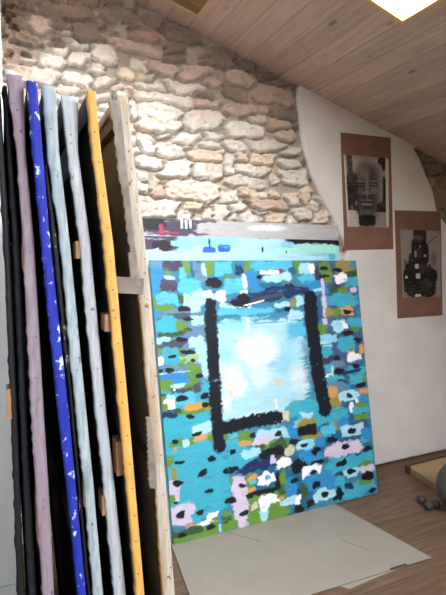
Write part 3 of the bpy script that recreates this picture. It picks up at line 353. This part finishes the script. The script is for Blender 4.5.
# ---- skylights
def skylight(name, hole, depth, mat, frame_w, energy, tint):
    x0, x1, y0, y1 = hole
    r = struct(empty(name, ((x0+x1)/2, (y0+y1)/2, cz((x0+x1)/2))))
    ang = -math.atan(CS)*-1
    r.rotation_euler = (0, math.atan(CS), 0)
    k = math.sqrt(1+CS*CS); a, b = (x1-x0)/2*k, (y1-y0)/2
    bm = bmesh.new(); t = frame_w
    for q in ((-a, -a+t, -b, b), (a-t, a, -b, b), (-a+t, a-t, -b, -b+t), (-a+t, a-t, b-t, b)):
        box(bm, q[0], q[1], q[2], q[3], -.006, depth)
    obj('window_frame', bm, mat, r)
    m = N('bright_sky_pane', .2)                # glowing pane standing in for the bright sky above
    m.b.inputs['Base Color'].default_value = (.8, .8, .8, 1)
    m.b.inputs['Emission Color'].default_value = (*tint, 1)
    m.b.inputs['Emission Strength'].default_value = energy/(PI*4*(a-t)*(b-t))
    boxobj('window_pane', (-a+t, a-t, -b+t, b-t, depth-.012, depth-.004), m.m, r)
    return r
E1, E2, E3, E4, EXPO = 24.0, 66.0, 24.0, 165.0, 0.46
skylight('window_skylight', SK1, .05, M['pine'], .016, E1, (.95, .975, 1))
skylight('added_skylight_upper', SK2, .40, M['brown_wood'], .022, E2, (.95, .975, 1))  # added light source; deep shaft shaped to leave the wall top dark
skylight('added_skylight_rear', SK3, .10, M['pine'], .02, E4, (.94, .97, 1))  # added light source out of view, main light on the gable
# pale trim round the upper opening
bm = bmesh.new(); x0, x1, y0, y1 = HATCH
tr = struct(empty('trim_hatch', ((x0+x1)/2, (y0+y1)/2, cz((x0+x1)/2)), (0, math.atan(CS), 0)))
a, b = (x1-x0)/2*math.sqrt(1+CS*CS)+.018, (y1-y0)/2+.018
for q in ((-a, -a+.022, -b, b), (a-.022, a, -b, b), (-a+.022, a-.022, -b, -b+.022), (-a+.022, a-.022, b-.022, b)):
    box(bm, q[0], q[1], q[2], q[3], -.02, -.0015)
obj('trim_strip', bm, M['pale_trim'], tr)
boxobj('hatch_board', (-a+.022, a-.022, -b+.022, b-.022, -.012, -.0015), M['brown_wood'], tr)
ld = bpy.data.lights.new('partition_fill', 'AREA'); ld.shape = 'RECTANGLE'; ld.size = WX1-WX0-.1; ld.size_y = hh-.1; ld.energy = E3; ld.color = (.93, .97, 1); ld.spread = math.radians(64)  # lamp added with a narrow spread to brighten the partition
lo = link(bpy.data.objects.new('partition_fill_lamp', ld)); lo.location = ((WX0+WX1)/2, YF-.06, (WZ0+WZ1)/2); lo.rotation_euler = (PI/2, 0, 0)
w = bpy.data.worlds.new('World'); bpy.context.scene.world = w; w.use_nodes = True
w.node_tree.nodes['Background'].inputs[0].default_value = (.8, .9, 1, 1); w.node_tree.nodes['Background'].inputs[1].default_value = .25

# ------------------------------------------------------------------ paint
PAL = {'T': (62, 168, 194), 'B': (82, 182, 218), 'L': (164, 212, 232), 'I': (132, 202, 228), 'H': (214, 226, 236), 'W': (236, 240, 242), 'F': (206, 198, 176),
       'N': (28, 48, 92), 'K': (20, 24, 32), 'G': (98, 140, 58), 'E': (150, 184, 140), 'D': (52, 84, 52), 'O': (206, 152, 84), 'M': (204, 192, 216),
       'P': (66, 58, 84), 'Q': (70, 74, 92), 'U': (44, 134, 196), 'Y': (146, 138, 70), 'S': (96, 132, 164), 'V': (64, 92, 130), 'C': (28, 96, 134), 'R': (160, 52, 92),
       'A': (32, 92, 196), 'J': (160, 222, 218), 'X': (178, 180, 184)}
GR = [18, 34, 50, 72, 98, 128, 150, 196, 215, 230]
for i, g in enumerate(GR): PAL['g%d' % i] = (g, int(g*.95), int(g*.92))
def painter(W, H, n, dabs, base, bars=(), rough=1.0, seed=1, stretch=1.0):
    """lays brush dabs (u, v, width, height, colour, angle) one over another; u right, v down, metres"""
    nu = int(n); nv = int(n*H/W)
    U, V = np.meshgrid(np.linspace(0, W, nu), np.linspace(0, H, nv), indexing='ij')
    s = 1/W*1.4
    col = np.zeros(U.shape+(3,)); col[:] = lin(base)
    col *= (.75+.5*fbm(U*s*8, V*s*14, 40+seed))[..., None]
    for k, (cu, cv, w, h, c, an) in enumerate(dabs):
        r = (w+h)*.75
        i0, i1 = int(max(0, (cu-r)/W*nu)), int(min(nu, (cu+r)/W*nu+1)); j0, j1 = int(max(0, (cv-r)/H*nv)), int(min(nv, (cv+r)/H*nv+1))
        if i1 <= i0 or j1 <= j0: continue
        u = U[i0:i1, j0:j1]; v = V[i0:i1, j0:j1]
        ca, sa = math.cos(an), math.sin(an)
        x = (u-cu)*ca+(v-cv)*sa; y = -(u-cu)*sa+(v-cv)*ca
        soft = c.endswith('~'); c = c.rstrip('~')
        p = 2.2 if soft or (c == 'K' and w*h < .012*W*H) else 4.4
        a_, b_ = w*.475, h*.475
        x = x+(fbm(u*s*26, v*s*26, k % 13, 3)-.5)*min(a_, .03)*1.5*rough; y = y+(fbm(u*s*26, v*s*26, k % 11+20, 3)-.5)*min(b_, .03)*1.5*rough
        d = ((np.abs(x)/a_)**p+(np.abs(y)/b_)**p)**(1/p)
        d = d+(vnoise(x*s*14, y*s*130, k % 17)-.5)*.22*rough
        al = sstep(1.45, .45, d)*.75 if soft else sstep(1.10, .93, d)
        br = fbm(x*s*10, y*s*90, k % 7+50, 3)
        al = al*(1-.55*sstep(.62, .78, br)*(c not in 'KWLH'))
        cc = lin(PAL[c])*(.86+.28*br)[..., None]
        col[i0:i1, j0:j1] = col[i0:i1, j0:j1]*(1-al[..., None])+cc*al[..., None]
    for pts, w in bars:
        dm = np.full(U.shape, 9.)
        for (ax, ay), (bx, by) in zip(pts[:-1], pts[1:]):
            L2 = (bx-ax)**2+(by-ay)**2; t = np.clip(((U-ax)*(bx-ax)+(V-ay)*(by-ay))/L2, 0, 1)
            dm = np.minimum(dm, np.hypot(U-ax-t*(bx-ax), V-ay-t*(by-ay)))
        dm = dm+(fbm(U*70, V*70, 3, 3)-.5)*.026
        al = sstep(w*.64, w*.50, dm)
        al = al*(1-.8*sstep(.80, .86, fbm(U*40, V*40, 9, 3)))
        cc = lin((17, 22, 34))*(.7+.6*fbm(U*30, V*60, 4))[..., None]
        col = col*(1-al[..., None])+cc*al[..., None]
    return col
def painted_panel(name, W, H, t, col, parent, mat, shear=0.0, quad=None, wob=0.0):
    """front grid carrying the painting plus its turned edges and back; local x right, z up, front at y=0"""
    nu, nv = col.shape[:2]
    u = np.linspace(0, 1, nu); v = np.linspace(0, 1, nv)
    Ug, Vg = np.meshgrid(u, v, indexing='ij')
    if quad is None:
        X = Ug*W+shear*(1-Vg)*H; Z = (1-Vg)*H
    else:
        (ax, az), (bx, bz), (cx, cz_), (dx, dz) = quad
        X = (ax*(1-Ug)+bx*Ug)*(1-Vg)+(dx*(1-Ug)+cx*Ug)*Vg; Z = (az*(1-Ug)+bz*Ug)*(1-Vg)+(dz*(1-Ug)+cz_*Ug)*Vg
    Y = wob*(fbm(Ug*2.2, Vg*3.1, 77, 2)-.5)
    P = np.stack([X, Y, Z], -1).reshape(-1, 3); I = np.arange(nu*nv).reshape(nu, nv)
    F = np.stack([I[:-1, 1:], I[1:, 1:], I[1:, :-1], I[:-1, :-1]], -1).reshape(-1, 4).tolist()
    rim = list(I[:, 0])+list(I[-1, 1:])+list(I[-2::-1, -1])+list(I[0, -2:0:-1])
    b = len(P); back = P[rim]+np.array([0, t, 0]); V = np.concatenate([P, back]); cols = np.concatenate([col.reshape(-1, 3), col.reshape(-1, 3)[rim]])
    m = len(rim)
    for i in range(m):
        j = (i+1) % m; F.append([rim[i], rim[j], b+j, b+i])
    F.append([b+i for i in range(m)])
    return pyobj(name, V, F, mat, parent, cols=cols)

def leaning_painting(name, label, x, y, z, rotz, lean, W, H, t, col, shear=0.0):
    r = empty(name, (x, y, z), (-lean, 0, rotz)); tag(r, label, 'painting')
    painted_panel('canvas', W, H, t*.35, col, r, M['paint'], shear)
    bw = .045
    for b in ((.004, bw, .004, H-.004), (W-bw, W-.004, .004, H-.004), (bw, W-bw, .004, bw), (bw, W-bw, H-bw, H-.004)):
        bm = bmesh.new(); box(bm, b[0], b[1], t*.36, t, b[2], b[3])
        for v in bm.verts: v.co.x += shear*v.co.z
        obj('stretcher_bar', bm, M['block'], r)
    return r
AW, AH = 1.342, 1.461
leaning_painting('abstract_painting', 'large turquoise abstract painting with a pale square framed by black brush bars', .747, 2.244, .0085, .0,
                 math.atan(.18/1.45), AW, AH, .022, painter(AW, AH, 330, DABS, (60, 128, 158), BARS), -.041)
BS = .13
H2 = 1.587*math.sqrt(1+BS*BS)
leaning_painting('harbour_painting', 'pale blue painting with a small dark blue boat, peeking out just behind the turquoise one', .678, 2.478-BS*1.585, .0, .0,
                 math.atan(BS), 1.256, H2, .018, painter(1.256, H2, 300, BDABS, (150, 205, 226), seed=2, rough=.5))
H3 = 1.683*math.sqrt(1+BS*BS)
leaning_painting('grey_painting', 'grey white painting with a dark plum corner, rearmost against the stone wall', .680, 2.518-BS*1.683, .0, .0,
                 math.atan(BS), 1.272, H3, .018, painter(1.272, H3, 300, CDABS, (172, 174, 176), seed=3, rough=.6))

# ---- the two photographs on brown paper, pinned flat to the plaster
def print_on_paper(name, label, q, im, dabs, base, seed):
    x0, z0 = q[3]
    r = empty(name, (x0, D, z0)); tag(r, label, 'photograph')
    sub = lambda pts: [(x-x0, z-z0) for x, z in pts]
    nu, nv = 24, 40
    c = np.zeros((nu, nv, 3)); c[:] = lin((128, 95, 80))
    p = painted_panel('paper_backing', 1, 1, .0008, c, r, M['kraft'], quad=sub(q), wob=.003); p.location.y = -.0008
    W = im[1][0]-im[0][0]; H = im[0][1]-im[3][1]
    dd = [(u*W, v*H, w*W, h*H, c_, a) for u, v, w, h, c_, a in dabs]
    g = painter(W, H, 130, dd, base, seed=seed, rough=.12)
    k = painted_panel('photo_print', W, H, .0006, g, r, M['photo'], quad=sub(im), wob=.0004); k.location.y = -.006
    return r
print_on_paper('face_photograph', 'black and white photograph of a face with closed eyes on brown paper, the left one', PRINTS['q1'], PRINTS['i1'], FACE, (150, 130, 120), 4)
print_on_paper('figure_photograph', 'black and white photograph of a dark beaded figure on brown paper, lower right', PRINTS['q2'], PRINTS['i2'], FIGURE, (150, 130, 120), 5)

# ------------------------------------------------------------------ rack of canvases seen edge on
def edge_mat(name, c1, c2, c3, c4, lo=.62):
    """c1..c2 streaks, c3 specks, c4 broad stains along the edge"""
    m = N(name, .65, .3); f = m.noise(m.co((16, 5, 1.6)), 9, 6, .65)
    c = m.ramp(f, [(.30, c1), (.66, c2)])
    st = m.noise(m.co((10, 4, 1.0)), 4.2, 4)
    c = m.mix(m.ramp(st, [(.48, (0, 0, 0)), (.66, (255, 255, 255))]), c, c4)
    g = m.noise(m.co((1, 1, .7)), 62, 4)
    c = m.mix(m.ramp(g, [(lo, (0, 0, 0)), (lo+.05, (255, 255, 255))]), c, c3); m.col(c)
    m.bump(m.noise(m.co(), 170, 3), .3, .0015); return m.m
EM = {'black': edge_mat('black_edge', (12, 13, 16), (22, 23, 28), (34, 34, 38), (16, 17, 20)),
      'navy': edge_mat('navy_edge', (16, 18, 26), (26, 28, 38), (36, 38, 48), (20, 22, 30)),
      'lilac': edge_mat('lilac_edge', (112, 100, 114), (152, 138, 150), (84, 74, 88), (132, 118, 134), .64),
      'blue': edge_mat('blue_edge', (16, 28, 128), (34, 52, 172), (186, 200, 226), (22, 34, 118), .60),
      'speck': edge_mat('speck_edge', (12, 12, 14), (26, 26, 28), (176, 168, 138), (20, 20, 22), .64),
      'grey': edge_mat('grey_edge', (112, 130, 138), (172, 186, 192), (84, 98, 108), (138, 152, 160), .63),
      'pale': edge_mat('pale_edge', (140, 142, 150), (190, 194, 200), (104, 102, 108), (164, 172, 186), .64),
      'yellow': edge_mat('yellow_edge', (186, 142, 70), (212, 172, 98), (158, 116, 56), (202, 156, 78), .66),
      'cream': edge_mat('cream_edge', (150, 143, 136), (196, 188, 176), (126, 98, 74), (168, 146, 122), .62)}
RIGHT = {k: mottled(k+'_front', a, b, 8, .7) for k, a, b in (('dark', (26, 26, 28), (38, 38, 40)),)}
NAIL = None
def nail(parent, x, y, z):
    global NAIL
    if NAIL is None:
        bm = bmesh.new(); bmesh.ops.create_cone(bm, segments=8, radius1=.0016, radius2=.0011, depth=.0016, cap_ends=True)
        bmesh.ops.rotate(bm, verts=bm.verts[:], cent=(0, 0, 0), matrix=Matrix.Rotation(PI/2, 3, 'X'))
        NAIL = obj('nail', bm, M['nail'], parent); o = NAIL
    else:
        o = NAIL.copy(); C.objects.link(o); o.parent = parent
    o.location = (x, y, z); return o
def stacked_canvas(key, label, depth, nails=(), blocks=(), crossbars=(), flap=0.006, edge_noise=.0013):
    Yn, zt, sec = STRIPS[key]
    z_ = np.array([s[0] for s in sec]); l_ = np.array([s[1] for s in sec]); r_ = np.array([s[2] for s in sec])
    pr = np.polyfit(z_, r_, 1); pl_ = np.polyfit(z_, l_, 1)
    o_ = np.argsort(z_); zb = z_[o_][0]
    def xr(z): return np.where(z < zb, np.interp(zb, z_[o_], r_[o_])+pr[0]*(z-zb), np.interp(z, z_[o_], r_[o_])) if True else 0
    def xl(z): return np.where(z < zb, np.interp(zb, z_[o_], l_[o_])+pr[0]*(z-zb), np.interp(z, z_[o_], l_[o_]))
    xb = float(xr(np.array(0.0)))
    root = empty('stretched_canvas', (xb, Yn, 0)); tag(root, label, 'canvas', 'canvases standing on edge in a row')
    # cloth: front sheet, turned near edge, ragged overlap on the back
    nz = 150; zs = np.linspace(0.0, zt, nz)
    R = xr(zs)-xb; Lf = xl(zs)-xb
    sd = sum(ord(c) for c in key)
    rag = (fbm(zs*19, zs*0, sd, 5)-.5)*2
    frs = sstep(.55, .8, vnoise(zs*240, zs*0+sd, sd))*.0022
    Lr = Lf+rag*edge_noise-frs
    V = []; F = []
    nr = 9
    for i, z in enumerate(zs):
        r, lq = R[i], Lr[i]
        cyn = (fbm(z*11, sd, 2, 3)-.5)*.0018
        mid = .5*(r+lq)
        fo = flap*(.5+1.2*float(vnoise(z*14, sd, 4)))
        V += [(r, depth, z), (r, .3*depth, z), (r, .004+cyn*.2, z), (r-.0015, .0008, z), (mid+(r-lq)*.2, cyn*.5, z), (mid-(r-lq)*.2, cyn*.5, z), (lq+.0012, .0008, z), (lq, .003, z), (lq-.0008*(1+rag[i]), .004+fo, z)]
    for i in range(nz-1):
        for k in range(nr-1):
            a = i*nr+k; F.append((a+1, a, a+nr, a+nr+1))
    # top turned edge
    b = len(V); top = nz-1
    r, lq = R[top], Lr[top]
    lq = Lf[top]+.0012
    V += [(r, .003, zt+.0004), (lq, .003, zt+.0004), (lq, depth, zt+.0004), (r, depth, zt+.0004)]
    F += [(b, b+1, b+2, b+3), (b+3, b+2, b+1, b)][:1]
    c = pyobj('canvas_cloth', V, F, EM[key], root, smooth=True)
    s = c.modifiers.new('thick', 'SOLIDIFY'); s.thickness = .0012; s.offset = 0
    # stretcher frame
    def bar(name, y0, y1, za, zb_, mat, xa=None, xc=None):
        bm = bmesh.new(); n = 12 if zb_-za > .2 else 1; pv = None
        for i in range(n+1):
            z = za+(zb_-za)*i/n; r = float(xr(np.array(z)))-xb-(.0014 if xa else .0034); lq = max(float(xl(np.array(z)))-xb+.0009, r-.036)
            if xa is not None: lq = r-xc; 
            vs = [bm.verts.new(p) for p in ((lq, y0, z), (r, y0, z), (r, y1, z), (lq, y1, z))]
            if pv:
                for q in range(4): bm.faces.new((pv[q], pv[(q+1) % 4], vs[(q+1) % 4], vs[q]))
            else: bm.faces.new(vs[::-1])
            pv = vs
        bm.faces.new(pv)
        return obj(name, bm, mat, root)
    sm = M['stretcher'] if key == 'cream' else M['shaded_stretcher']
    bar('canvas_back', .0055, depth-.004, .002, zt-.003, M['raw_back'] if key == 'cream' else M['shaded_back'], xa=1, xc=.0012)
    bar('stretcher_bar', .007, .05, .0, zt-.002, sm)
    bar('stretcher_bar', depth-.05, depth-.003, .0, zt-.002, sm)
    bar('stretcher_bar', .05, depth-.05, .0, .045, sm)
    bar('stretcher_bar', .05, depth-.05, zt-.047, zt-.002, sm)
    for zc in crossbars: bar('crossbar', .05, depth-.05, zc-.022, zc+.022, sm)
    for zc, hgt, wid, dy in blocks:           # little wooden blocks standing proud of the back
        lq = float(xl(np.array(zc)))-xb
        bm = bmesh.new(); box(bm, lq-wid, lq+.001, dy, dy+.045, zc-hgt/2, zc+hgt/2, bev=.0012)
        obj('spacer_block', bm, M['block'], root)
    for zn, fx in nails:
        r, lq = float(xr(np.array(zn)))-xb, float(xl(np.array(zn)))-xb
        nail(root, lq+(r-lq)*fx, -.0012, zn)
    return root
rn = random.Random(3)
def row(z0, z1, n, f=.5): return [(z0+(z1-z0)*i/(n-1)+rn.uniform(-.012, .012), f+rn.uniform(-.12, .12)) for i in range(n)]
stacked_canvas('black', 'canvas with a black edge, leftmost of the row beside the white partition', .95, blocks=[(1.175, .06, .0075, .0)], crossbars=[1.2])
stacked_canvas('navy', 'canvas with a dark navy edge, between the black and lilac edged ones', .9, crossbars=[1.1])
lil = stacked_canvas('lilac', 'canvas with a frayed lilac grey edge, left of the bright blue edged one', 1.0, row(.7, 1.74, 5), [(1.46, .045, .003, .006), (.93, .095, .003, .008)], [.9, 1.4])
bm = bmesh.new(); bmesh.ops.create_icosphere(bm, subdivisions=4, radius=.0085)
for v in bm.verts:
    n = v.co.normalized(); v.co *= .75+.6*float(fbm(n.x*2.2+5, n.y*2.2+n.z*1.7+5, 3)); v.co.z *= .9
M['tuft'] = mottled('white_fabric', (206, 206, 212), (226, 226, 230), 40, .9)
tf = obj('fabric_tuft', bm, M['tuft'], lil, smooth=True); tf.location = (STRIPS['lilac'][2][0][1]+.004-lil.location.x, .010, STRIPS['lilac'][1]+.002); tf['label'] = 'white crumpled fabric tuft'
stacked_canvas('blue', 'canvas with a bright cobalt blue edge spotted with white', 1.05, [], [], [.9, 1.4], flap=.002, edge_noise=.0006)
stacked_canvas('speck', 'thin black canvas edge with pale specks, just right of the blue edged one', .9, [], [], [1.0], flap=.002, edge_noise=.0008)
stacked_canvas('grey', 'canvas with a blue grey edge, between the blue and the pale grey edged ones', 1.0, row(.75, 1.7, 3), [(.97, .055, .003, .006)], [.95, 1.3])
stacked_canvas('pale', 'canvas with a pale grey white edge, directly left of the yellow edged one', 1.0, row(.75, 1.7, 3), [(1.475, .036, .0095, .006), (.92, .045, .008, .006)], [.9, 1.47])
stacked_canvas('yellow', 'canvas with a yellow ochre edge dotted with nails', 1.02, row(.72, 1.7, 17), [(1.325, .036, .012, .01), (1.03, .075, .012, .02)], [1.0, 1.33])
cr = stacked_canvas('cream', 'canvas with a stained cream edge and loose grey cloth, rightmost of the row', 1.05, row(.72, 1.74, 12, .7), [], [1.41, .95])
# loose cloth and pale brace on the back of the rightmost canvas
def strip_cloth(za, zb_, w0, w1, root, Yoff, seed):
    Yn, zt, sec = STRIPS['cream']; z_ = np.array([s[0] for s in sec])[::-1]; l_ = np.array([s[1] for s in sec])[::-1]
    xb = root.location.x; V = []; F = []; n = 40
    for i in range(n):
        z = za+(zb_-za)*i/(n-1); t = i/(n-1)
        w = (w0+(w1-w0)*t)*(.75+.5*float(fbm(z*30, seed, 3)))
        x = float(np.interp(z, z_, l_))-xb
        wv = (float(fbm(z*18, seed, 6))-.5)*.006
        for k in range(5): V.append((x+.002-w*k/4+(.002 if k == 4 else 0)*math.sin(i*2.1), Yoff+.002*k+wv*k/4, z))
    for i in range(n-1):
        for k in range(4): a = i*5+k; F.append((a, a+1, a+6, a+5))
    o = pyobj('loose_cloth', V, F, M['loose'], root, smooth=True)
    s = o.modifiers.new('thick', 'SOLIDIFY'); s.thickness = .001
    return o
M['loose'] = mottled('loose_cloth', (112, 110, 110), (152, 147, 142), 24, .8, bump=.3)
strip_cloth(1.45, 1.79, .010, .022, cr, -.004, 3)
strip_cloth(1.395, 1.47, .020, .016, cr, -.006, 5)
def top_flap(root):
    Yn, zt, sec = STRIPS['cream']; x = sec[0][1]-root.location.x; V = []; F = []; n = 40
    for i in range(n):
        y = .004+.9*i/(n-1); d = .016+.012*float(fbm(i*.35, 2.0, 3))
        V += [(x+.0015, y, zt+.0012), (x-.0022, y, zt-.001), (x-.0015+.001*float(fbm(i*.3, 5., 4)), y, zt-d)]
    for i in range(n-1):
        for k in range(2): a = i*3+k; F.append((a, a+1, a+4, a+3))
    o = pyobj('loose_cloth', V, F, M['loose'], root, smooth=True)
    s = o.modifiers.new('thick', 'SOLIDIFY'); s.thickness = .001
top_flap(cr)
strip_cloth(.93, 1.10, .016, .012, cr, -.004, 8)
bm = bmesh.new(); box(bm, -.05, .012, 0, .045, -.018, .018, bev=.0015)
Ynn = STRIPS['cream']
zc = 1.397; xi = float(np.interp(zc, [s[0] for s in Ynn[2]][::-1], [s[1] for s in Ynn[2]][::-1]))
br = obj('wooden_brace', bm, mottled('pale_brace', (104, 98, 92), (134, 127, 119), 12, .7), cr); br.location = (xi-cr.location.x-.002, -.003, zc); br.rotation_euler = (0, .08, 0)
br['label'] = 'pale grey wooden brace'

# ------------------------------------------------------------------ things on the floor
def sheet(name, label, pts, z0, t, mat, bend=0.0):
    (ax, ay), (bx, by), (cx, cy), (dx, dy) = pts
    n = 24; V = []; F = []
    for i in range(n+1):
        for j in range(n+1):
            u, v = i/n, j/n
            x = (ax*(1-u)+bx*u)*(1-v)+(dx*(1-u)+cx*u)*v; y = (ay*(1-u)+by*u)*(1-v)+(dy*(1-u)+cy*u)*v
            V.append((x, y, z0+t+bend*max(0, u+(1-v)*0-.8)**2*max(0, v-.6)))
    for i in range(n):
        for j in range(n): a = i*(n+1)+j; F.append((a, a+n+1, a+n+2, a+1))
    o = pyobj(name, V, F, mat)
    bm = bmesh.new(); bm.from_mesh(o.data); bmesh.ops.recalc_face_normals(bm, faces=bm.faces[:])
    if sum(f.normal.z for f in bm.faces) < 0: bmesh.ops.reverse_faces(bm, faces=bm.faces[:])
    r = bmesh.ops.extrude_face_region(bm, geom=bm.faces[:])
    for v in r['geom']:
        if isinstance(v, bmesh.types.BMVert): v.co.z -= t
    bmesh.ops.recalc_face_normals(bm, faces=bm.faces[:]); bm.to_mesh(o.data); bm.free()
    return tag(o, label, 'cardboard')
s1 = sheet('cardboard_sheet', 'lower cardboard sheet on the floor, only a sliver showing at the front edge', [(.80, 2.25), (1.70, 2.25), (1.70, 1.634), (1.352, 1.613)], .0005, .0035, M['cardboard'])
s2 = sheet('cardboard_sheet', 'large grey beige cardboard sheet lying flat before the turquoise painting', [(.738, 2.266), (1.757, 2.266), (1.862, 1.622), (.668, 1.672)], .0042, .0035, M['cardboard'], .0)
bm = bmesh.new(); box(bm, -.05, .05, -.006, .006, 0, .0007)
tp = obj('tape_strip', bm, M['tape'], s2); tp.location = (1.66, 1.6365, .0079); tp.rotation_euler = (0, 0, -.03); tp['label'] = 'dark strip of tape'
for cx, cy, ln, an in ((1.59, 1.86, .16, -1.1), (1.1, 2.17, .22, -.9)):
    bm = bmesh.new(); box(bm, -ln/2, ln/2, -.0012, .0012, 0, .0003)
    q = obj('cut_line', bm, M['tape'] if cx > 1.3 else M['dark_edge'], s2); q.location = (cx, cy, .0078); q.rotation_euler = (0, 0, an)
# board at right
bp = empty('floor_panel', (2.50, 2.405, 0), (0, 0, .0)); tag(bp, 'thin tan wooden panel with dark rough edges lying on the floorboards at right', 'panel')
def prism(name, poly, z0, z1, mat, parent):
    bm = bmesh.new(); f = bm.faces.new([bm.verts.new((x, y, z0)) for x, y in poly])
    r = bmesh.ops.extrude_face_region(bm, geom=[f])
    for v in r['geom']:
        if isinstance(v, bmesh.types.BMVert): v.co.z = z1
    bmesh.ops.recalc_face_normals(bm, faces=bm.faces[:]); return obj(name, bm, mat, parent)
prism('board', [(-.005, -.012), (.75, .01), (.70, -.62), (-.11, -.62)], .004, .045, M['hardboard'], bp)
prism('edge_strip', [(-.02, -.010), (.76, .012), (.76, .026), (-.02, .004)], .001, .050, M['dark_edge'], bp)
prism('edge_strip', [(-.022, -.035), (-.006, -.035), (-.006, -.011), (-.022, -.011)], .001, .051, M['dark_edge'], bp)
def ball(name, label, x, y, r, mat, group=None, squash=1.0):
    bm = bmesh.new(); bmesh.ops.create_uvsphere(bm, u_segments=40, v_segments=24, radius=r)
    for v in bm.verts:
        n = v.co.normalized(); v.co *= 1+.02*math.sin(5*n.x+2)*math.sin(4*n.y+1)
        v.co.z *= squash
        if v.co.z < -r*squash*.985: v.co.z = -r*squash*.985
    o = obj(name, bm, mat, smooth=True); o.location = (x, y, r*squash*.985); tag(o, label, 'ball', group); return o
ball('round_ball', 'big dark grey ball cut off by the right edge of the photo', 2.375, 1.835, .166, M['ball_big'])
ball('small_ball', 'small dark ball on the floorboards, leftmost and rearmost of three', 2.240, 2.040, .026, M['ball'], 'three small balls')
ball('small_ball', 'small dark ball on the floorboards, front one of three', 2.222, 1.972, .026, M['ball'], 'three small balls')
ball('small_ball', 'small dark ball of three, the one nearest the big grey ball', 2.277, 1.968, .025, M['ball'], 'three small balls')

# ------------------------------------------------------------------ camera
cam = bpy.data.cameras.new('camera'); co = link(bpy.data.objects.new('camera', cam))
cam.sensor_fit = 'VERTICAL'; cam.sensor_height = 36; cam.sensor_width = 27; cam.lens = 480/595*36; cam.clip_start = .02
co.location = (0, 0, 1.45); co.rotation_euler = (PI/2-math.atan(35.5/480), 0, -math.radians(24.5))
sc = bpy.context.scene; sc.camera = co
sc.view_settings.view_transform = 'Standard'; sc.view_settings.look = 'None'; sc.view_settings.gamma = 1; sc.view_settings.exposure = EXPO
